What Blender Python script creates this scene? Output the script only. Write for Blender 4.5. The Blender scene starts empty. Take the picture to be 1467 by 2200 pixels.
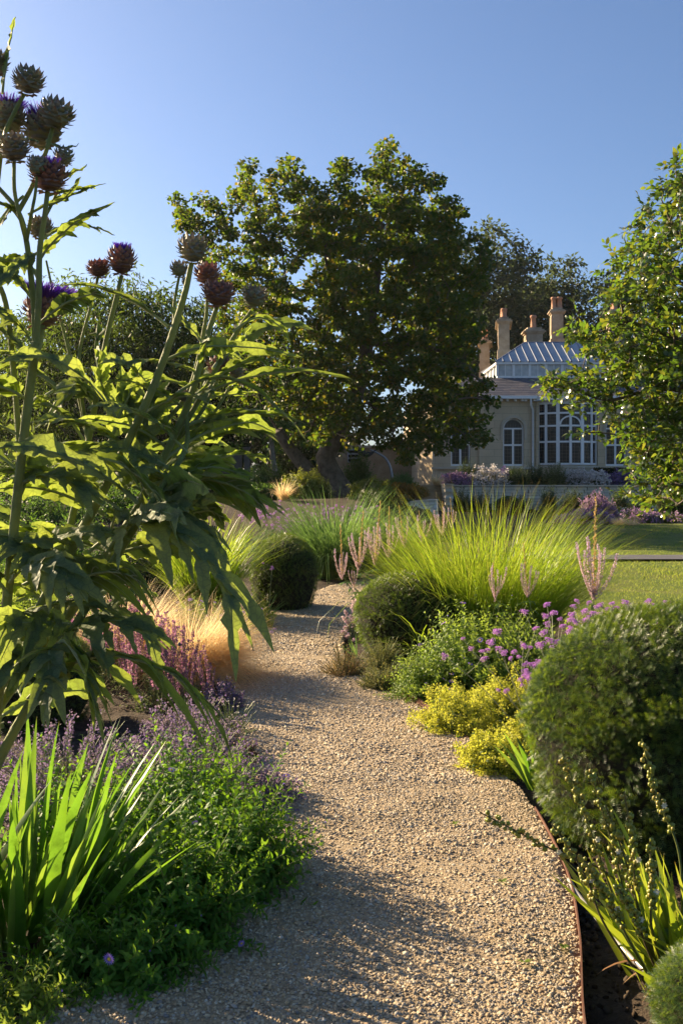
import bpy, math
import numpy as np
from mathutils import Vector
R = math.radians
scene = bpy.context.scene
C = scene.collection

# ------------------------------------------------------------------ camera, sky, sun, exposure
F, CX, HZ, EYE = 2139.0, 733.5, 1040.0, 1.5          # focal length in photo pixels, centre column, horizon row, eye height
cd = bpy.data.cameras.new('camera'); cam = bpy.data.objects.new('camera', cd); C.objects.link(cam)
cd.sensor_fit = 'VERTICAL'; cd.sensor_height = 36.0; cd.sensor_width = 24.0
cd.lens = 36.0 * F / 2200.0
cd.shift_y = -(1100.0 - HZ) / 2200.0
cd.clip_start = 0.05; cd.clip_end = 3000.0
cam.location = (0, 0, EYE); cam.rotation_euler = (R(90), 0, 0)
scene.camera = cam
SUN_AZ, SUN_EL = 54.0, 22.5                            # degrees left of straight ahead, degrees above the horizon
w = bpy.data.worlds.new('World'); scene.world = w; w.use_nodes = True
nt = w.node_tree; nt.nodes.clear()
sky = nt.nodes.new('ShaderNodeTexSky'); sky.sky_type = 'NISHITA'; sky.sun_disc = False
sky.sun_elevation = R(SUN_EL); sky.sun_rotation = R(-SUN_AZ)
sky.altitude = 50; sky.air_density = 0.9; sky.dust_density = 1.5; sky.ozone_density = 4.5
bg = nt.nodes.new('ShaderNodeBackground'); bg.inputs['Strength'].default_value = 0.056
wo = nt.nodes.new('ShaderNodeOutputWorld')
tint = nt.nodes.new('ShaderNodeMix'); tint.data_type = 'RGBA'; tint.blend_type = 'MULTIPLY'; tint.inputs[0].default_value = 1.0; tint.inputs[7].default_value = (1.02, .99, 1.0, 1)
nt.links.new(sky.outputs[0], tint.inputs[6]); nt.links.new(tint.outputs[2], bg.inputs[0]); nt.links.new(bg.outputs[0], wo.inputs[0])
sl = bpy.data.lights.new('sun', 'SUN'); so = bpy.data.objects.new('sun', sl); C.objects.link(so)
sl.energy = 5.0; sl.angle = R(0.5); sl.color = (1.0, 0.78, 0.50)
so.location = (-40, 30, 30)
sd = Vector((math.sin(R(SUN_AZ)) * math.cos(R(SUN_EL)), -math.cos(R(SUN_AZ)) * math.cos(R(SUN_EL)), -math.sin(R(SUN_EL))))
so.rotation_euler = sd.to_track_quat('-Z', 'Y').to_euler()
scene.view_settings.view_transform = 'Standard'; scene.view_settings.look = 'None'
scene.view_settings.exposure = 1.66; scene.view_settings.gamma = 1.0
scene.view_settings.use_curve_mapping = False
cy = scene.cycles
cy.max_bounces = 7; cy.diffuse_bounces = 3; cy.glossy_bounces = 2; cy.transmission_bounces = 5; cy.transparent_max_bounces = 4
cy.volume_bounces = 1; cy.caustics_reflective = False; cy.caustics_refractive = False
cy.use_denoising = True
cy.sample_clamp_indirect = 6.0

# ------------------------------------------------------------------ helpers
def P(x, y, Y):
    """The point at distance Y that shows at photo pixel (x, y)."""
    return np.array([(x - CX) / F * Y, Y, EYE - (y - HZ) / F * Y])
def smooth(a, b, v):
    t = np.clip((np.asarray(v, float) - a) / (b - a), 0, 1); return t * t * (3 - 2 * t)
def nrm(v):
    v = np.asarray(v, float); return v / np.maximum(np.linalg.norm(v, axis=-1, keepdims=True), 1e-9)
def RNG(s): return np.random.default_rng(s)

def bank_edge(y): return np.interp(y, [0, 18, 26, 31, 36, 42, 46, 60], [-2.5, -1.0, 0.7, 1.7, 3.1, 3.5, 3.55, 3.55])
def terrain(x, y):
    x = np.asarray(x, float); y = np.asarray(y, float)
    low = 0.35 * smooth(23, 43, y)
    high = 1.12 * smooth(19, 29, y) + 0.32 * smooth(36, 46, y)
    k = smooth(-0.5, 0.5, bank_edge(y) - x)
    z = low * (1 - k) + np.maximum(high, low) * k
    z = np.where(y > 46.2, 1.44, z)
    return z

class MB:
    """Collects quads and triangles as arrays and links them as one mesh object."""
    def __init__(s): s.v = []; s.f3 = []; s.f4 = []; s.m3 = []; s.m4 = []; s.t = []; s.n = 0
    def add(s, v, f, t=None, m=0):
        v = np.asarray(v, float).reshape(-1, 3); f = np.asarray(f, np.int64)
        if f.size == 0: return
        if f.shape[1] == 3: s.f3.append(f + s.n); s.m3.append(np.full(len(f), m))
        else: s.f4.append(f + s.n); s.m4.append(np.full(len(f), m))
        s.v.append(v); s.t.append(np.zeros(len(v)) if t is None else np.asarray(t, float).reshape(-1)); s.n += len(v)
    def box(s, lo, hi, m=0):
        (a, b, c), (d, e, g) = lo, hi
        v = [(a,b,c),(d,b,c),(d,e,c),(a,e,c),(a,b,g),(d,b,g),(d,e,g),(a,e,g)]
        s.add(v, [(0,3,2,1),(4,5,6,7),(0,1,5,4),(1,2,6,5),(2,3,7,6),(3,0,4,7)], m=m)
    def mesh(s, name, mats, smo=True):
        me = bpy.data.meshes.new(name)
        if s.n == 0: return me
        v = np.concatenate(s.v); me.vertices.add(len(v)); me.vertices.foreach_set('co', v.astype(np.float32).ravel())
        f3 = np.concatenate(s.f3) if s.f3 else np.zeros((0, 3), np.int64); f4 = np.concatenate(s.f4) if s.f4 else np.zeros((0, 4), np.int64)
        idx = np.concatenate([f3.ravel(), f4.ravel()]).astype(np.int32)
        st = np.concatenate([np.arange(len(f3)) * 3, len(f3) * 3 + np.arange(len(f4)) * 4]).astype(np.int32)
        me.loops.add(len(idx)); me.loops.foreach_set('vertex_index', idx)
        me.polygons.add(len(st)); me.polygons.foreach_set('loop_start', st)
        mi = np.concatenate([np.concatenate(q) if q else np.zeros(0) for q in (s.m3, s.m4)]).astype(np.int32)
        me.polygons.foreach_set('material_index', mi)
        me.polygons.foreach_set('use_smooth', np.full(len(st), bool(smo)))
        at = me.attributes.new('t', 'FLOAT', 'POINT'); at.data.foreach_set('value', np.concatenate(s.t).astype(np.float32))
        for m in (mats if isinstance(mats, (list, tuple)) else [mats]): me.materials.append(m)
        me.update(calc_edges=True)
        return me
    def obj(s, name, mats, parent=None, smo=True, kind=None):
        return link(name, s.mesh(name, mats, smo), parent, kind)
def link(name, me, parent=None, kind=None):
    o = bpy.data.objects.new(name, me); C.objects.link(o)
    if parent is not None: o.parent = parent
    if kind: o['kind'] = kind
    return o
def tag(o, label, cat, group=None):
    o['label'] = label; o['category'] = cat
    if group: o['group'] = group
    return o
def thing(name, label, cat, loc=(0, 0, 0), group=None):
    return tag(link_empty(name, loc), label, cat, group)
def link_empty(name, loc):
    o = bpy.data.objects.new(name, None); C.objects.link(o); o.location = [float(q) for q in loc]; o.empty_display_size = 0.1; return o
def copy_tree(o, parent=None):
    c = o.copy(); C.objects.link(c)
    if parent is not None: c.parent = parent
    for ch in list(o.children): copy_tree(ch, c)
    return c

def scatter(mb, tv, tf, pos, axis, up, size, wid=1.0, tt=None, m=0):
    """Copies of a template (side, along, normal) set at pos, pointing along axis."""
    pos = np.asarray(pos, float); N = len(pos)
    if N == 0: return
    a = nrm(axis); sd_ = np.cross(a, up); bad = np.linalg.norm(sd_, axis=1) < 1e-4
    sd_[bad] = np.cross(a[bad], [1.0, 0.3, 0.2]); sd_ = nrm(sd_); n = np.cross(sd_, a)
    tv = np.asarray(tv, float); k = len(tv)
    size = np.broadcast_to(np.asarray(size, float), (N,)); wid = np.broadcast_to(np.asarray(wid, float), (N,))
    V = (tv[None, :, 0, None] * (sd_ * wid[:, None])[:, None, :] + tv[None, :, 1, None] * a[:, None, :] + tv[None, :, 2, None] * n[:, None, :]) * size[:, None, None] + pos[:, None, :]
    f = np.asarray(tf); Fc = (f[None] + (np.arange(N) * k)[:, None, None]).reshape(-1, f.shape[1])
    mb.add(V.reshape(-1, 3), Fc, np.tile(tt, N) if tt is not None else np.tile(tv[:, 1], N), m)

def ribbons(mb, base, az, lean, bend, L, W, seg=6, prof=None, power=1.4, fold=0.0, m=0, twist=None, flat=0.0):
    """Grass blades and sword leaves: strips that leave the base at LEAN from the vertical and bend by BEND towards the tip."""
    base = np.asarray(base, float); N = len(base); s = np.linspace(0, 1, seg + 1)
    az, lean, bend, L, W = [np.broadcast_to(np.asarray(q, float), (N,)) for q in (az, lean, bend, L, W)]
    th = lean[:, None] + bend[:, None] * s[None] ** power
    d = np.stack([np.sin(th) * np.cos(az)[:, None], np.sin(th) * np.sin(az)[:, None], np.cos(th)], -1)
    mid = (d[:, 1:] + d[:, :-1]) * 0.5 * (L / seg)[:, None, None]
    p = np.concatenate([np.zeros((N, 1, 3)), np.cumsum(mid, 1)], 1) + base[:, None, :]
    p[..., 2] = np.maximum(p[..., 2], base[:, None, 2] + flat)
    sa = az + (0 if twist is None else twist)
    sv = np.stack([-np.sin(sa), np.cos(sa), np.zeros(N)], -1)[:, None, :]
    w = (prof(s) if prof is not None else np.clip(1.0 - s ** 2.2, 0.02, 1))[None, :, None] * W[:, None, None] * 0.5
    if fold:
        up = np.cross(sv, d); pts = np.stack([p - sv * w + up * w * fold, p, p + sv * w + up * w * fold], 2); c = 3
    else:
        pts = np.stack([p - sv * w, p + sv * w], 2); c = 2
    V = pts.reshape(N, -1, 3)
    q = []
    for j in range(seg):
        for k in range(c - 1):
            a = j * c + k; q.append((a, a + 1, a + 1 + c, a + c))
    q = np.array(q); Fc = (q[None] + (np.arange(N) * V.shape[1])[:, None, None]).reshape(-1, 4)
    mb.add(V.reshape(-1, 3), Fc, np.tile(np.repeat(s, c), N), m)
    return p

def tubes(mb, p0, p1, r0, r1, n=5, m=0):
    """Many straight tapered tubes."""
    p0 = np.asarray(p0, float); p1 = np.asarray(p1, float); N = len(p0)
    if N == 0: return
    d = nrm(p1 - p0); h = np.where(np.abs(d[:, 2:3]) > 0.9, [[1.0, 0, 0]], [[0, 0, 1.0]]); u = nrm(np.cross(d, h)); v = np.cross(d, u)
    an = np.arange(n) * 2 * np.pi / n; ring = np.cos(an)[None, :, None] * u[:, None] + np.sin(an)[None, :, None] * v[:, None]
    r0 = np.broadcast_to(np.asarray(r0, float), (N,)); r1 = np.broadcast_to(np.asarray(r1, float), (N,))
    V = np.concatenate([p0[:, None] + ring * r0[:, None, None], p1[:, None] + ring * r1[:, None, None]], 1)
    q = np.array([(i, (i + 1) % n, n + (i + 1) % n, n + i) for i in range(n)])
    mb.add(V.reshape(-1, 3), (q[None] + (np.arange(N) * 2 * n)[:, None, None]).reshape(-1, 4), np.tile(np.repeat([0, 1], n), N), m)
def tube(mb, pts, rad, n=8, m=0, cap=True, rib=0):
    """One continuous tube along a polyline."""
    pts = np.asarray(pts, float); K = len(pts); rad = np.broadcast_to(np.asarray(rad, float), (K,))
    tg = nrm(np.gradient(pts, axis=0)); u = np.cross(tg[0], [0.3, 1, 0.1]); u = u / np.linalg.norm(u); V = []
    an = np.arange(n) * 2 * np.pi / n
    for i in range(K):
        u = u - tg[i] * np.dot(u, tg[i]); u = u / np.linalg.norm(u); v = np.cross(tg[i], u)
        V.append(pts[i] + rad[i] * (1 + rib * (np.arange(n) % 2)[:, None] * 2 - rib) * (np.cos(an)[:, None] * u + np.sin(an)[:, None] * v))
    V = np.concatenate(V); q = [(i * n + j, i * n + (j + 1) % n, (i + 1) * n + (j + 1) % n, (i + 1) * n + j) for i in range(K - 1) for j in range(n)]
    mb.add(V, q, np.repeat(np.linspace(0, 1, K), n), m)
    if cap:
        mb.add(np.vstack([V[-n:], pts[-1] + tg[-1] * rad[-1] * 0.4]), [(j, (j + 1) % n, n) for j in range(n)], np.ones(n + 1), m)
def spline(pts, n=24):
    """Catmull-Rom through the points."""
    p = np.asarray(pts, float); p = np.vstack([2 * p[0] - p[1], p, 2 * p[-1] - p[-2]]); out = []
    K = len(p) - 3
    for t in np.linspace(0, K - 1e-6, n):
        i = int(t); u = t - i; a, b, c, d = p[i:i + 4]
        out.append(0.5 * ((2 * b) + (-a + c) * u + (2 * a - 5 * b + 4 * c - d) * u * u + (-a + 3 * b - 3 * c + d) * u ** 3))
    return np.array(out)
def ico():
    g = (1 + 5 ** .5) / 2
    v = nrm([(-1,g,0),(1,g,0),(-1,-g,0),(1,-g,0),(0,-1,g),(0,1,g),(0,-1,-g),(0,1,-g),(g,0,-1),(g,0,1),(-g,0,-1),(-g,0,1)])
    f = [(0,11,5),(0,5,1),(0,1,7),(0,7,10),(0,10,11),(1,5,9),(5,11,4),(11,10,2),(10,7,6),(7,1,8),(3,9,4),(3,4,2),(3,2,6),(3,6,8),(3,8,9),(4,9,5),(2,4,11),(6,2,10),(8,6,7),(9,8,1)]
    return v, np.array(f)
ICO_V, ICO_F = ico()
OCT_V = np.array([(1,0,0),(-1,0,0),(0,1,0),(0,-1,0),(0,0,1),(0,0,-1)], float)
OCT_F = np.array([(0,2,4),(2,1,4),(1,3,4),(3,0,4),(2,0,5),(1,2,5),(3,1,5),(0,3,5)])
def ball(mb, c, r, seg=16, rings=10, m=0, jit=0, rng=None):
    th = np.linspace(0, np.pi, rings + 1); ph = np.arange(seg) * 2 * np.pi / seg
    V = np.stack([np.sin(th)[:, None] * np.cos(ph), np.sin(th)[:, None] * np.sin(ph), np.cos(th)[:, None] * np.ones(seg)], -1)
    if jit: V = V * (1 + jit * rng.normal(size=V.shape[:2] + (1,)))
    V = V.reshape(-1, 3) * np.asarray(r) + np.asarray(c)
    mb.add(V, [(i * seg + j, (i + 1) * seg + j, (i + 1) * seg + (j + 1) % seg, i * seg + (j + 1) % seg) for i in range(rings) for j in range(seg)], m=m)

# leaf templates: (side, along, normal)
LEAF2 = (np.array([(0,0,0),(-.5,.45,.10),(0,1,-.05),(.5,.45,.10)]), np.array([(0,3,2),(0,2,1)]))
LEAF6 = (np.array([(0,0,0),(.42,.28,.08),(.40,.62,.03),(0,1,-.16),(-.40,.62,.03),(-.42,.28,.08)]),
         np.array([(0,1,5),(1,2,4),(1,4,5),(2,3,4)]))
MAPLE = (np.array([(0,0,0),(.55,.25,.08),(.36,.72,-.04),(0,1.0,-.12),(-.36,.72,-.04),(-.55,.25,.08)]),
         np.array([(0,1,2),(0,2,3),(0,3,4),(0,4,5)]))
NEEDLE = (np.array([(-.5,0,0),(.5,0,0),(0,1,0)]), np.array([(0,1,2)]))

# ------------------------------------------------------------------ materials
def nodes(name):
    m = bpy.data.materials.new(name); m.use_nodes = True; t = m.node_tree; t.nodes.clear()
    out = t.nodes.new('ShaderNodeOutputMaterial'); return m, t, out
def ramp(t, fac, stops, interp='LINEAR'):
    r = t.nodes.new('ShaderNodeValToRGB'); r.color_ramp.interpolation = interp
    while len(r.color_ramp.elements) < len(stops): r.color_ramp.elements.new(0.5)
    for e, (p, c) in zip(r.color_ramp.elements, stops): e.position = p; e.color = (*c, 1)
    t.links.new(fac, r.inputs[0]); return r.outputs[0]
def noise(t, scale, detail=4, rough=.6, co=None):
    n = t.nodes.new('ShaderNodeTexNoise'); n.inputs['Scale'].default_value = scale; n.inputs['Detail'].default_value = detail; n.inputs['Roughness'].default_value = rough
    if co is None: co = t.nodes.new('ShaderNodeTexCoord').outputs['Object']
    t.links.new(co, n.inputs['Vector']); return n.outputs['Fac']
def bump(t, h, strength, dist):
    b = t.nodes.new('ShaderNodeBump'); b.inputs['Strength'].default_value = strength; b.inputs['Distance'].default_value = dist; t.links.new(h, b.inputs['Height']); return b.outputs[0]
def mix(t, fac, a, b):
    n = t.nodes.new('ShaderNodeMix'); n.data_type = 'RGBA'
    for s_, v in ((0, fac), (6, a), (7, b)):
        if isinstance(v, (tuple, list)): n.inputs[s_].default_value = (*v, 1)
        elif isinstance(v, (int, float)): n.inputs[s_].default_value = v
        else: t.links.new(v, n.inputs[s_])
    return n.outputs[2]
def leafmat(name, cols, trans, k=0.45, rough=0.45, spec=0.4, tipcol=None, tip=(0.75, 1.0), vein=0, under=None, sheen=0, mott=0, net=0):
    """COLS: leaf colours picked per leaf; TRANS: colour of the light that comes through; K: how much of it."""
    m, t, out = nodes(name)
    g = t.nodes.new('ShaderNodeNewGeometry'); oi = t.nodes.new('ShaderNodeObjectInfo')
    ad = t.nodes.new('ShaderNodeMath'); ad.operation = 'ADD'; t.links.new(g.outputs['Random Per Island'], ad.inputs[0]); t.links.new(oi.outputs['Random'], ad.inputs[1])
    fr = t.nodes.new('ShaderNodeMath'); fr.operation = 'FRACT'; t.links.new(ad.outputs[0], fr.inputs[0]); rnd = fr.outputs[0]
    n = len(cols); c = ramp(t, rnd, [(i / max(n - 1, 1), q) for i, q in enumerate(cols)])
    n2 = len(trans); tc = ramp(t, rnd, [(i / max(n2 - 1, 1), q) for i, q in enumerate(trans)]) if n2 > 1 else None
    if tipcol is not None:
        at = t.nodes.new('ShaderNodeAttribute'); at.attribute_name = 't'
        mr = t.nodes.new('ShaderNodeMapRange'); mr.inputs[1].default_value = tip[0]; mr.inputs[2].default_value = tip[1]
        t.links.new(at.outputs['Fac'], mr.inputs[0]); c = mix(t, mr.outputs[0], c, tipcol)
        if tc is not None: tc = mix(t, mr.outputs[0], tc, tipcol)
    if net:                                                           # pale net of veins
        co = t.nodes.new('ShaderNodeTexCoord').outputs['Object']; vo = t.nodes.new('ShaderNodeTexVoronoi'); vo.feature = 'DISTANCE_TO_EDGE'; vo.inputs['Scale'].default_value = net; t.links.new(co, vo.inputs['Vector'])
        vf = ramp(t, vo.outputs['Distance'], [(0, (1, 1, 1)), (.09, (0, 0, 0))]); c = mix(t, vf, c, tuple(min(1, q * 1.9) for q in cols[-1])); netv = vo.outputs['Distance']
        if tc is not None: tc = mix(t, vf, tc, tuple(q * .55 for q in trans[-1]))
    if mott:                                                          # blotches and wear
        nf = ramp(t, noise(t, mott, 6, .7), [(.32, (.55, .55, .5)), (.5, (1, 1, 1)), (.72, (1.25, 1.15, .9))])
        def mul(x):
            n_ = t.nodes.new('ShaderNodeMix'); n_.data_type = 'RGBA'; n_.blend_type = 'MULTIPLY'; n_.inputs[0].default_value = 1; t.links.new(x, n_.inputs[6]); t.links.new(nf, n_.inputs[7]); return n_.outputs[2]
        c = mul(c)
        if tc is not None: tc = mul(tc)
    if under is not None: c = mix(t, g.outputs['Backfacing'], c, under)
    p = t.nodes.new('ShaderNodeBsdfPrincipled'); t.links.new(c, p.inputs['Base Color'])
    p.inputs['Roughness'].default_value = rough; p.inputs['Specular IOR Level'].default_value = spec
    if sheen: p.inputs['Sheen Weight'].default_value = sheen
    tr = t.nodes.new('ShaderNodeBsdfTranslucent')
    if tc is not None: t.links.new(tc, tr.inputs[0])
    else: tr.inputs[0].default_value = (*trans[0], 1)
    if vein:
        b = bump(t, netv if net else noise(t, vein, 3), 0.6, 0.006); t.links.new(b, p.inputs['Normal'])
    mx = t.nodes.new('ShaderNodeMixShader'); mx.inputs[0].default_value = k
    t.links.new(p.outputs[0], mx.inputs[1]); t.links.new(tr.outputs[0], mx.inputs[2]); t.links.new(mx.outputs[0], out.inputs[0])
    return m
def solid(name, stops, scale=8, rough=.8, bmp=0, bdist=.01, bscale=None, spec=.3, metal=0, detail=5):
    m, t, out = nodes(name); p = t.nodes.new('ShaderNodeBsdfPrincipled')
    c = ramp(t, noise(t, scale, detail), [(0.3 + 0.4 * i / max(len(stops) - 1, 1), q) for i, q in enumerate(stops)])
    t.links.new(c, p.inputs['Base Color']); p.inputs['Roughness'].default_value = rough; p.inputs['Specular IOR Level'].default_value = spec; p.inputs['Metallic'].default_value = metal
    if bmp: t.links.new(bump(t, noise(t, bscale or scale * 4, 6), bmp, bdist), p.inputs['Normal'])
    t.links.new(p.outputs[0], out.inputs[0]); return m
def island(name, stops, rough=.8, spec=.3, bmp=0, bscale=60, bdist=.003):
    m, t, out = nodes(name); p = t.nodes.new('ShaderNodeBsdfPrincipled')
    g = t.nodes.new('ShaderNodeNewGeometry'); oi = t.nodes.new('ShaderNodeObjectInfo')
    ad = t.nodes.new('ShaderNodeMath'); ad.operation = 'ADD'; t.links.new(g.outputs['Random Per Island'], ad.inputs[0]); t.links.new(oi.outputs['Random'], ad.inputs[1])
    fr = t.nodes.new('ShaderNodeMath'); fr.operation = 'FRACT'; t.links.new(ad.outputs[0], fr.inputs[0])
    c = ramp(t, fr.outputs[0], stops); c = mix(t, noise(t, bscale, 4), c, (.12, .10, .08)) if False else c
    t.links.new(c, p.inputs['Base Color']); p.inputs['Roughness'].default_value = rough; p.inputs['Specular IOR Level'].default_value = spec
    if bmp: t.links.new(bump(t, noise(t, bscale, 5), bmp, bdist), p.inputs['Normal'])
    t.links.new(p.outputs[0], out.inputs[0]); return m

M = {}
M['soil'] = solid('soil', [(.028,.019,.012),(.055,.038,.024),(.085,.062,.042)], 9, .95, 1.0, .03, 40)
M['bark'] = solid('bark', [(.06,.048,.036),(.13,.105,.08),(.18,.15,.115)], 6, .9, 1.0, .04, 14)
M['palebark'] = solid('palebark', [(.16,.15,.12),(.32,.30,.25)], 6, .85, .6, .02, 20)
M['twig'] = solid('twig', [(.06,.045,.03),(.12,.09,.06)], 20, .9)
M['stem'] = leafmat('stem', [(.13,.18,.05),(.17,.21,.07)], [(.2,.26,.05)], .12, .6)
M['stemgrey'] = leafmat('stemgrey', [(.22,.25,.13),(.28,.30,.17)], [(.28,.3,.12)], .12, .6)
M['lawn'] = solid('lawn', [(.085,.13,.022),(.12,.155,.03),(.19,.185,.06)], .9, .9, .8, .03, 60, .15, 0, 9)
M['limestone'] = solid('limestone', [(.40,.34,.24),(.50,.43,.32),(.56,.49,.37)], 1.3, .9, .25, .01, 30)
M['ochre_stone'] = solid('ochre_stone', [(.28,.205,.12),(.36,.275,.17),(.42,.34,.23)], 2.0, .9, .3, .02, 20)
M['white_paint'] = solid('white_paint', [(.72,.71,.68),(.80,.79,.76)], 6, .45, spec=.45)
M['lead'] = solid('lead', [(.23,.27,.31),(.31,.35,.38),(.38,.40,.41)], 1.6, .45, .2, .01, 20, .5)
M['slate'] = island('slate', [(0,(.055,.058,.075)),(.5,(.085,.085,.10)),(.8,(.12,.11,.115)),(1,(.07,.075,.09))], .6, .4, .3, 30)
M['pot'] = solid('pot', [(.40,.20,.12),(.50,.28,.17)], 4, .85)
M['grey_wood'] = solid('grey_wood', [(.09,.085,.08),(.15,.14,.13)], 3, .85, .4, .01, 25)
M['asphalt'] = solid('asphalt', [(.075,.075,.082),(.11,.11,.118)], 2, .9, .4, .005, 120)
M['rust'] = solid('rust', [(.08,.038,.024),(.14,.062,.038),(.12,.075,.055)], 16, .85, .4, .002, 90)
M['metal'] = solid('metal', [(.26,.26,.26),(.34,.34,.33)], 6, .5, metal=.3)
M['darkiron'] = solid('darkiron', [(.02,.02,.02),(.03,.03,.03)], 6, .6)
def glassmat():
    m, t, out = nodes('window_glass'); p = t.nodes.new('ShaderNodeBsdfPrincipled')
    p.inputs['Base Color'].default_value = (.012,.013,.014,1); p.inputs['Roughness'].default_value = .08; p.inputs['Specular IOR Level'].default_value = .22
    t.links.new(bump(t, noise(t, 5, 2), .06, .02), p.inputs['Normal']); t.links.new(p.outputs[0], out.inputs[0]); return m
M['glass'] = glassmat()
M['lanternglass'] = solid('lantern_glass', [(.30,.31,.31),(.52,.52,.50)], 2.5, .2, spec=.6)
PEB = [(0,(.47,.35,.21)),(.18,(.34,.25,.145)),(.34,(.53,.43,.29)),(.5,(.43,.33,.20)),(.62,(.58,.51,.38)),(.72,(.26,.20,.14)),(.82,(.46,.34,.20)),(.9,(.36,.33,.29)),(.95,(.15,.14,.13)),(1,(.60,.54,.43))]
M['pebble'] = island('pebble', PEB, .75, .35)
M['gravelbed'] = solid('gravelbed', [(.27,.20,.12),(.36,.28,.18),(.46,.37,.25)], 55, .9, 1.0, .012, 110, .2, 0, 8)
M['clod'] = island('clod', [(0,(.035,.024,.015)),(.5,(.06,.042,.027)),(1,(.10,.075,.05))], .95, .1)

M['maple'] = leafmat('maple_leaf', [(.016,.036,.009),(.024,.048,.011),(.034,.062,.013),(.042,.068,.015),(.05,.07,.016),(.11,.075,.02)], [(.12,.22,.012),(.16,.27,.016),(.21,.31,.02),(.26,.34,.02),(.46,.35,.03)], .38, .5, .35)
M['glossleaf'] = leafmat('gloss_leaf', [(.018,.042,.009),(.028,.060,.012),(.040,.078,.015),(.055,.090,.018),(.10,.09,.02)], [(.12,.24,.02),(.18,.32,.025),(.25,.36,.03),(.36,.36,.03)], .36, .28, .55)
M['willow'] = leafmat('willow_leaf', [(.022,.042,.012),(.034,.060,.017),(.05,.078,.022)], [(.12,.20,.02),(.22,.31,.035)], .38, .55, .3)
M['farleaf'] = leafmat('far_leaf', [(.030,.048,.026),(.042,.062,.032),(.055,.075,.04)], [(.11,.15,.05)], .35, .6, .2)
M['darkleaf'] = leafmat('dark_leaf', [(.012,.024,.008),(.022,.038,.012),(.032,.05,.016)], [(.06,.10,.01)], .3, .5, .3)
M['yew'] = leafmat('yew_needle', [(.014,.040,.008),(.024,.060,.011),(.038,.084,.014),(.062,.11,.02),(.10,.12,.026)], [(.16,.29,.014),(.30,.38,.03)], .28, .42, .35)
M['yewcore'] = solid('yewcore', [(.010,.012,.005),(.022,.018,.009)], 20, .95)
M['cardoon'] = leafmat('cardoon_leaf', [(.052,.092,.040),(.068,.115,.044),(.09,.14,.05)], [(.34,.46,.06),(.42,.52,.08)], .46, .6, .25, vein=45, under=(.13,.175,.085), mott=7, net=55)
M['cardoonrib'] = leafmat('cardoon_rib', [(.22,.28,.11),(.28,.32,.15)], [(.35,.42,.10)], .22, .6, sheen=.2)
M['cardoonstem'] = leafmat('cardoon_stem', [(.17,.22,.06),(.21,.25,.08)], [(.40,.44,.06)], .22, .65, sheen=.25, vein=160, mott=14)
M['bract'] = leafmat('cardoon_bract', [(.19,.22,.15),(.24,.26,.18),(.21,.19,.16)], [(.14,.10,.05)], .10, .5, .35, tipcol=(.19,.07,.04), tip=(.5, .98))
M['bractred'] = leafmat('cardoon_bract_red', [(.19,.12,.12),(.23,.16,.155),(.18,.11,.10)], [(.20,.06,.04)], .12, .5, .35, tipcol=(.24,.075,.03), tip=(.45, .98))
M['tuft'] = leafmat('cardoon_tuft', [(.16,.06,.46),(.24,.10,.58),(.32,.14,.60)], [(.34,.14,.80),(.5,.25,.85)], .5, .6)
M['iris'] = leafmat('iris_leaf', [(.045,.115,.022),(.065,.145,.026),(.075,.15,.045)], [(.19,.40,.025),(.26,.48,.035),(.32,.46,.05)], .42, .42, .4, mott=9, tipcol=(.22,.16,.05), tip=(.965, 1.0))
M['aster'] = leafmat('aster_leaf', [(.042,.12,.018),(.058,.15,.022),(.08,.175,.03)], [(.20,.42,.015),(.30,.50,.03)], .42, .5, .18)
M['asterlight'] = leafmat('aster_leaf_pale', [(.10,.17,.03),(.13,.20,.035),(.16,.22,.045)], [(.34,.50,.05),(.44,.56,.07)], .42, .5, .18)
M['daisy'] = leafmat('daisy_petal', [(.30,.16,.66),(.40,.24,.74)], [(.5,.3,.9)], .35, .6)
M['daisyeye'] = solid('daisyeye', [(.65,.42,.04),(.75,.5,.06)], 40, .8)
M['catmint'] = leafmat('catmint_leaf', [(.07,.10,.05),(.09,.12,.06)], [(.2,.26,.08)], .35, .6)
M['mauve'] = leafmat('mauve_floret', [(.13,.09,.21),(.18,.13,.26),(.21,.16,.19),(.20,.15,.11)], [(.30,.20,.42),(.38,.28,.36)], .34, .7)
M['lavender'] = leafmat('lavender_floret', [(.13,.09,.26),(.20,.14,.34),(.26,.18,.38)], [(.3,.2,.45)], .3, .7)
M['salvia'] = leafmat('salvia_floret', [(.20,.06,.20),(.29,.11,.27),(.33,.17,.22),(.28,.16,.11)], [(.46,.18,.38),(.5,.3,.26)], .38, .7)
M['pinkspike'] = leafmat('veronica_floret', [(.50,.36,.46),(.60,.46,.55),(.52,.40,.34)], [(.75,.5,.65),(.75,.6,.5)], .45, .7, tipcol=(.62,.46,.62), tip=(.6, .9))
M['tanspike'] = leafmat('veronica_seed', [(.36,.26,.11),(.44,.33,.15)], [(.6,.42,.14)], .4, .7)
M['verbena'] = leafmat('verbena_floret', [(.34,.12,.44),(.46,.20,.56),(.52,.26,.58)], [(.6,.28,.75),(.7,.36,.8)], .4, .7)
M['alchemilla'] = leafmat('alchemilla_floret', [(.36,.375,.04),(.43,.43,.055),(.49,.47,.075)], [(.60,.62,.055),(.68,.68,.09)], .45, .7)
M['alchleaf'] = leafmat('alchemilla_leaf', [(.07,.13,.03),(.09,.15,.04)], [(.25,.36,.04)], .35, .6)
M['sedum'] = leafmat('sedum_leaf', [(.10,.025,.035),(.15,.045,.05),(.12,.06,.04)], [(.3,.06,.08)], .3, .5)
M['thyme'] = leafmat('thyme_leaf', [(.11,.13,.045),(.15,.17,.055),(.20,.18,.07)], [(.36,.38,.08),(.45,.38,.12)], .42, .6)
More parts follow.
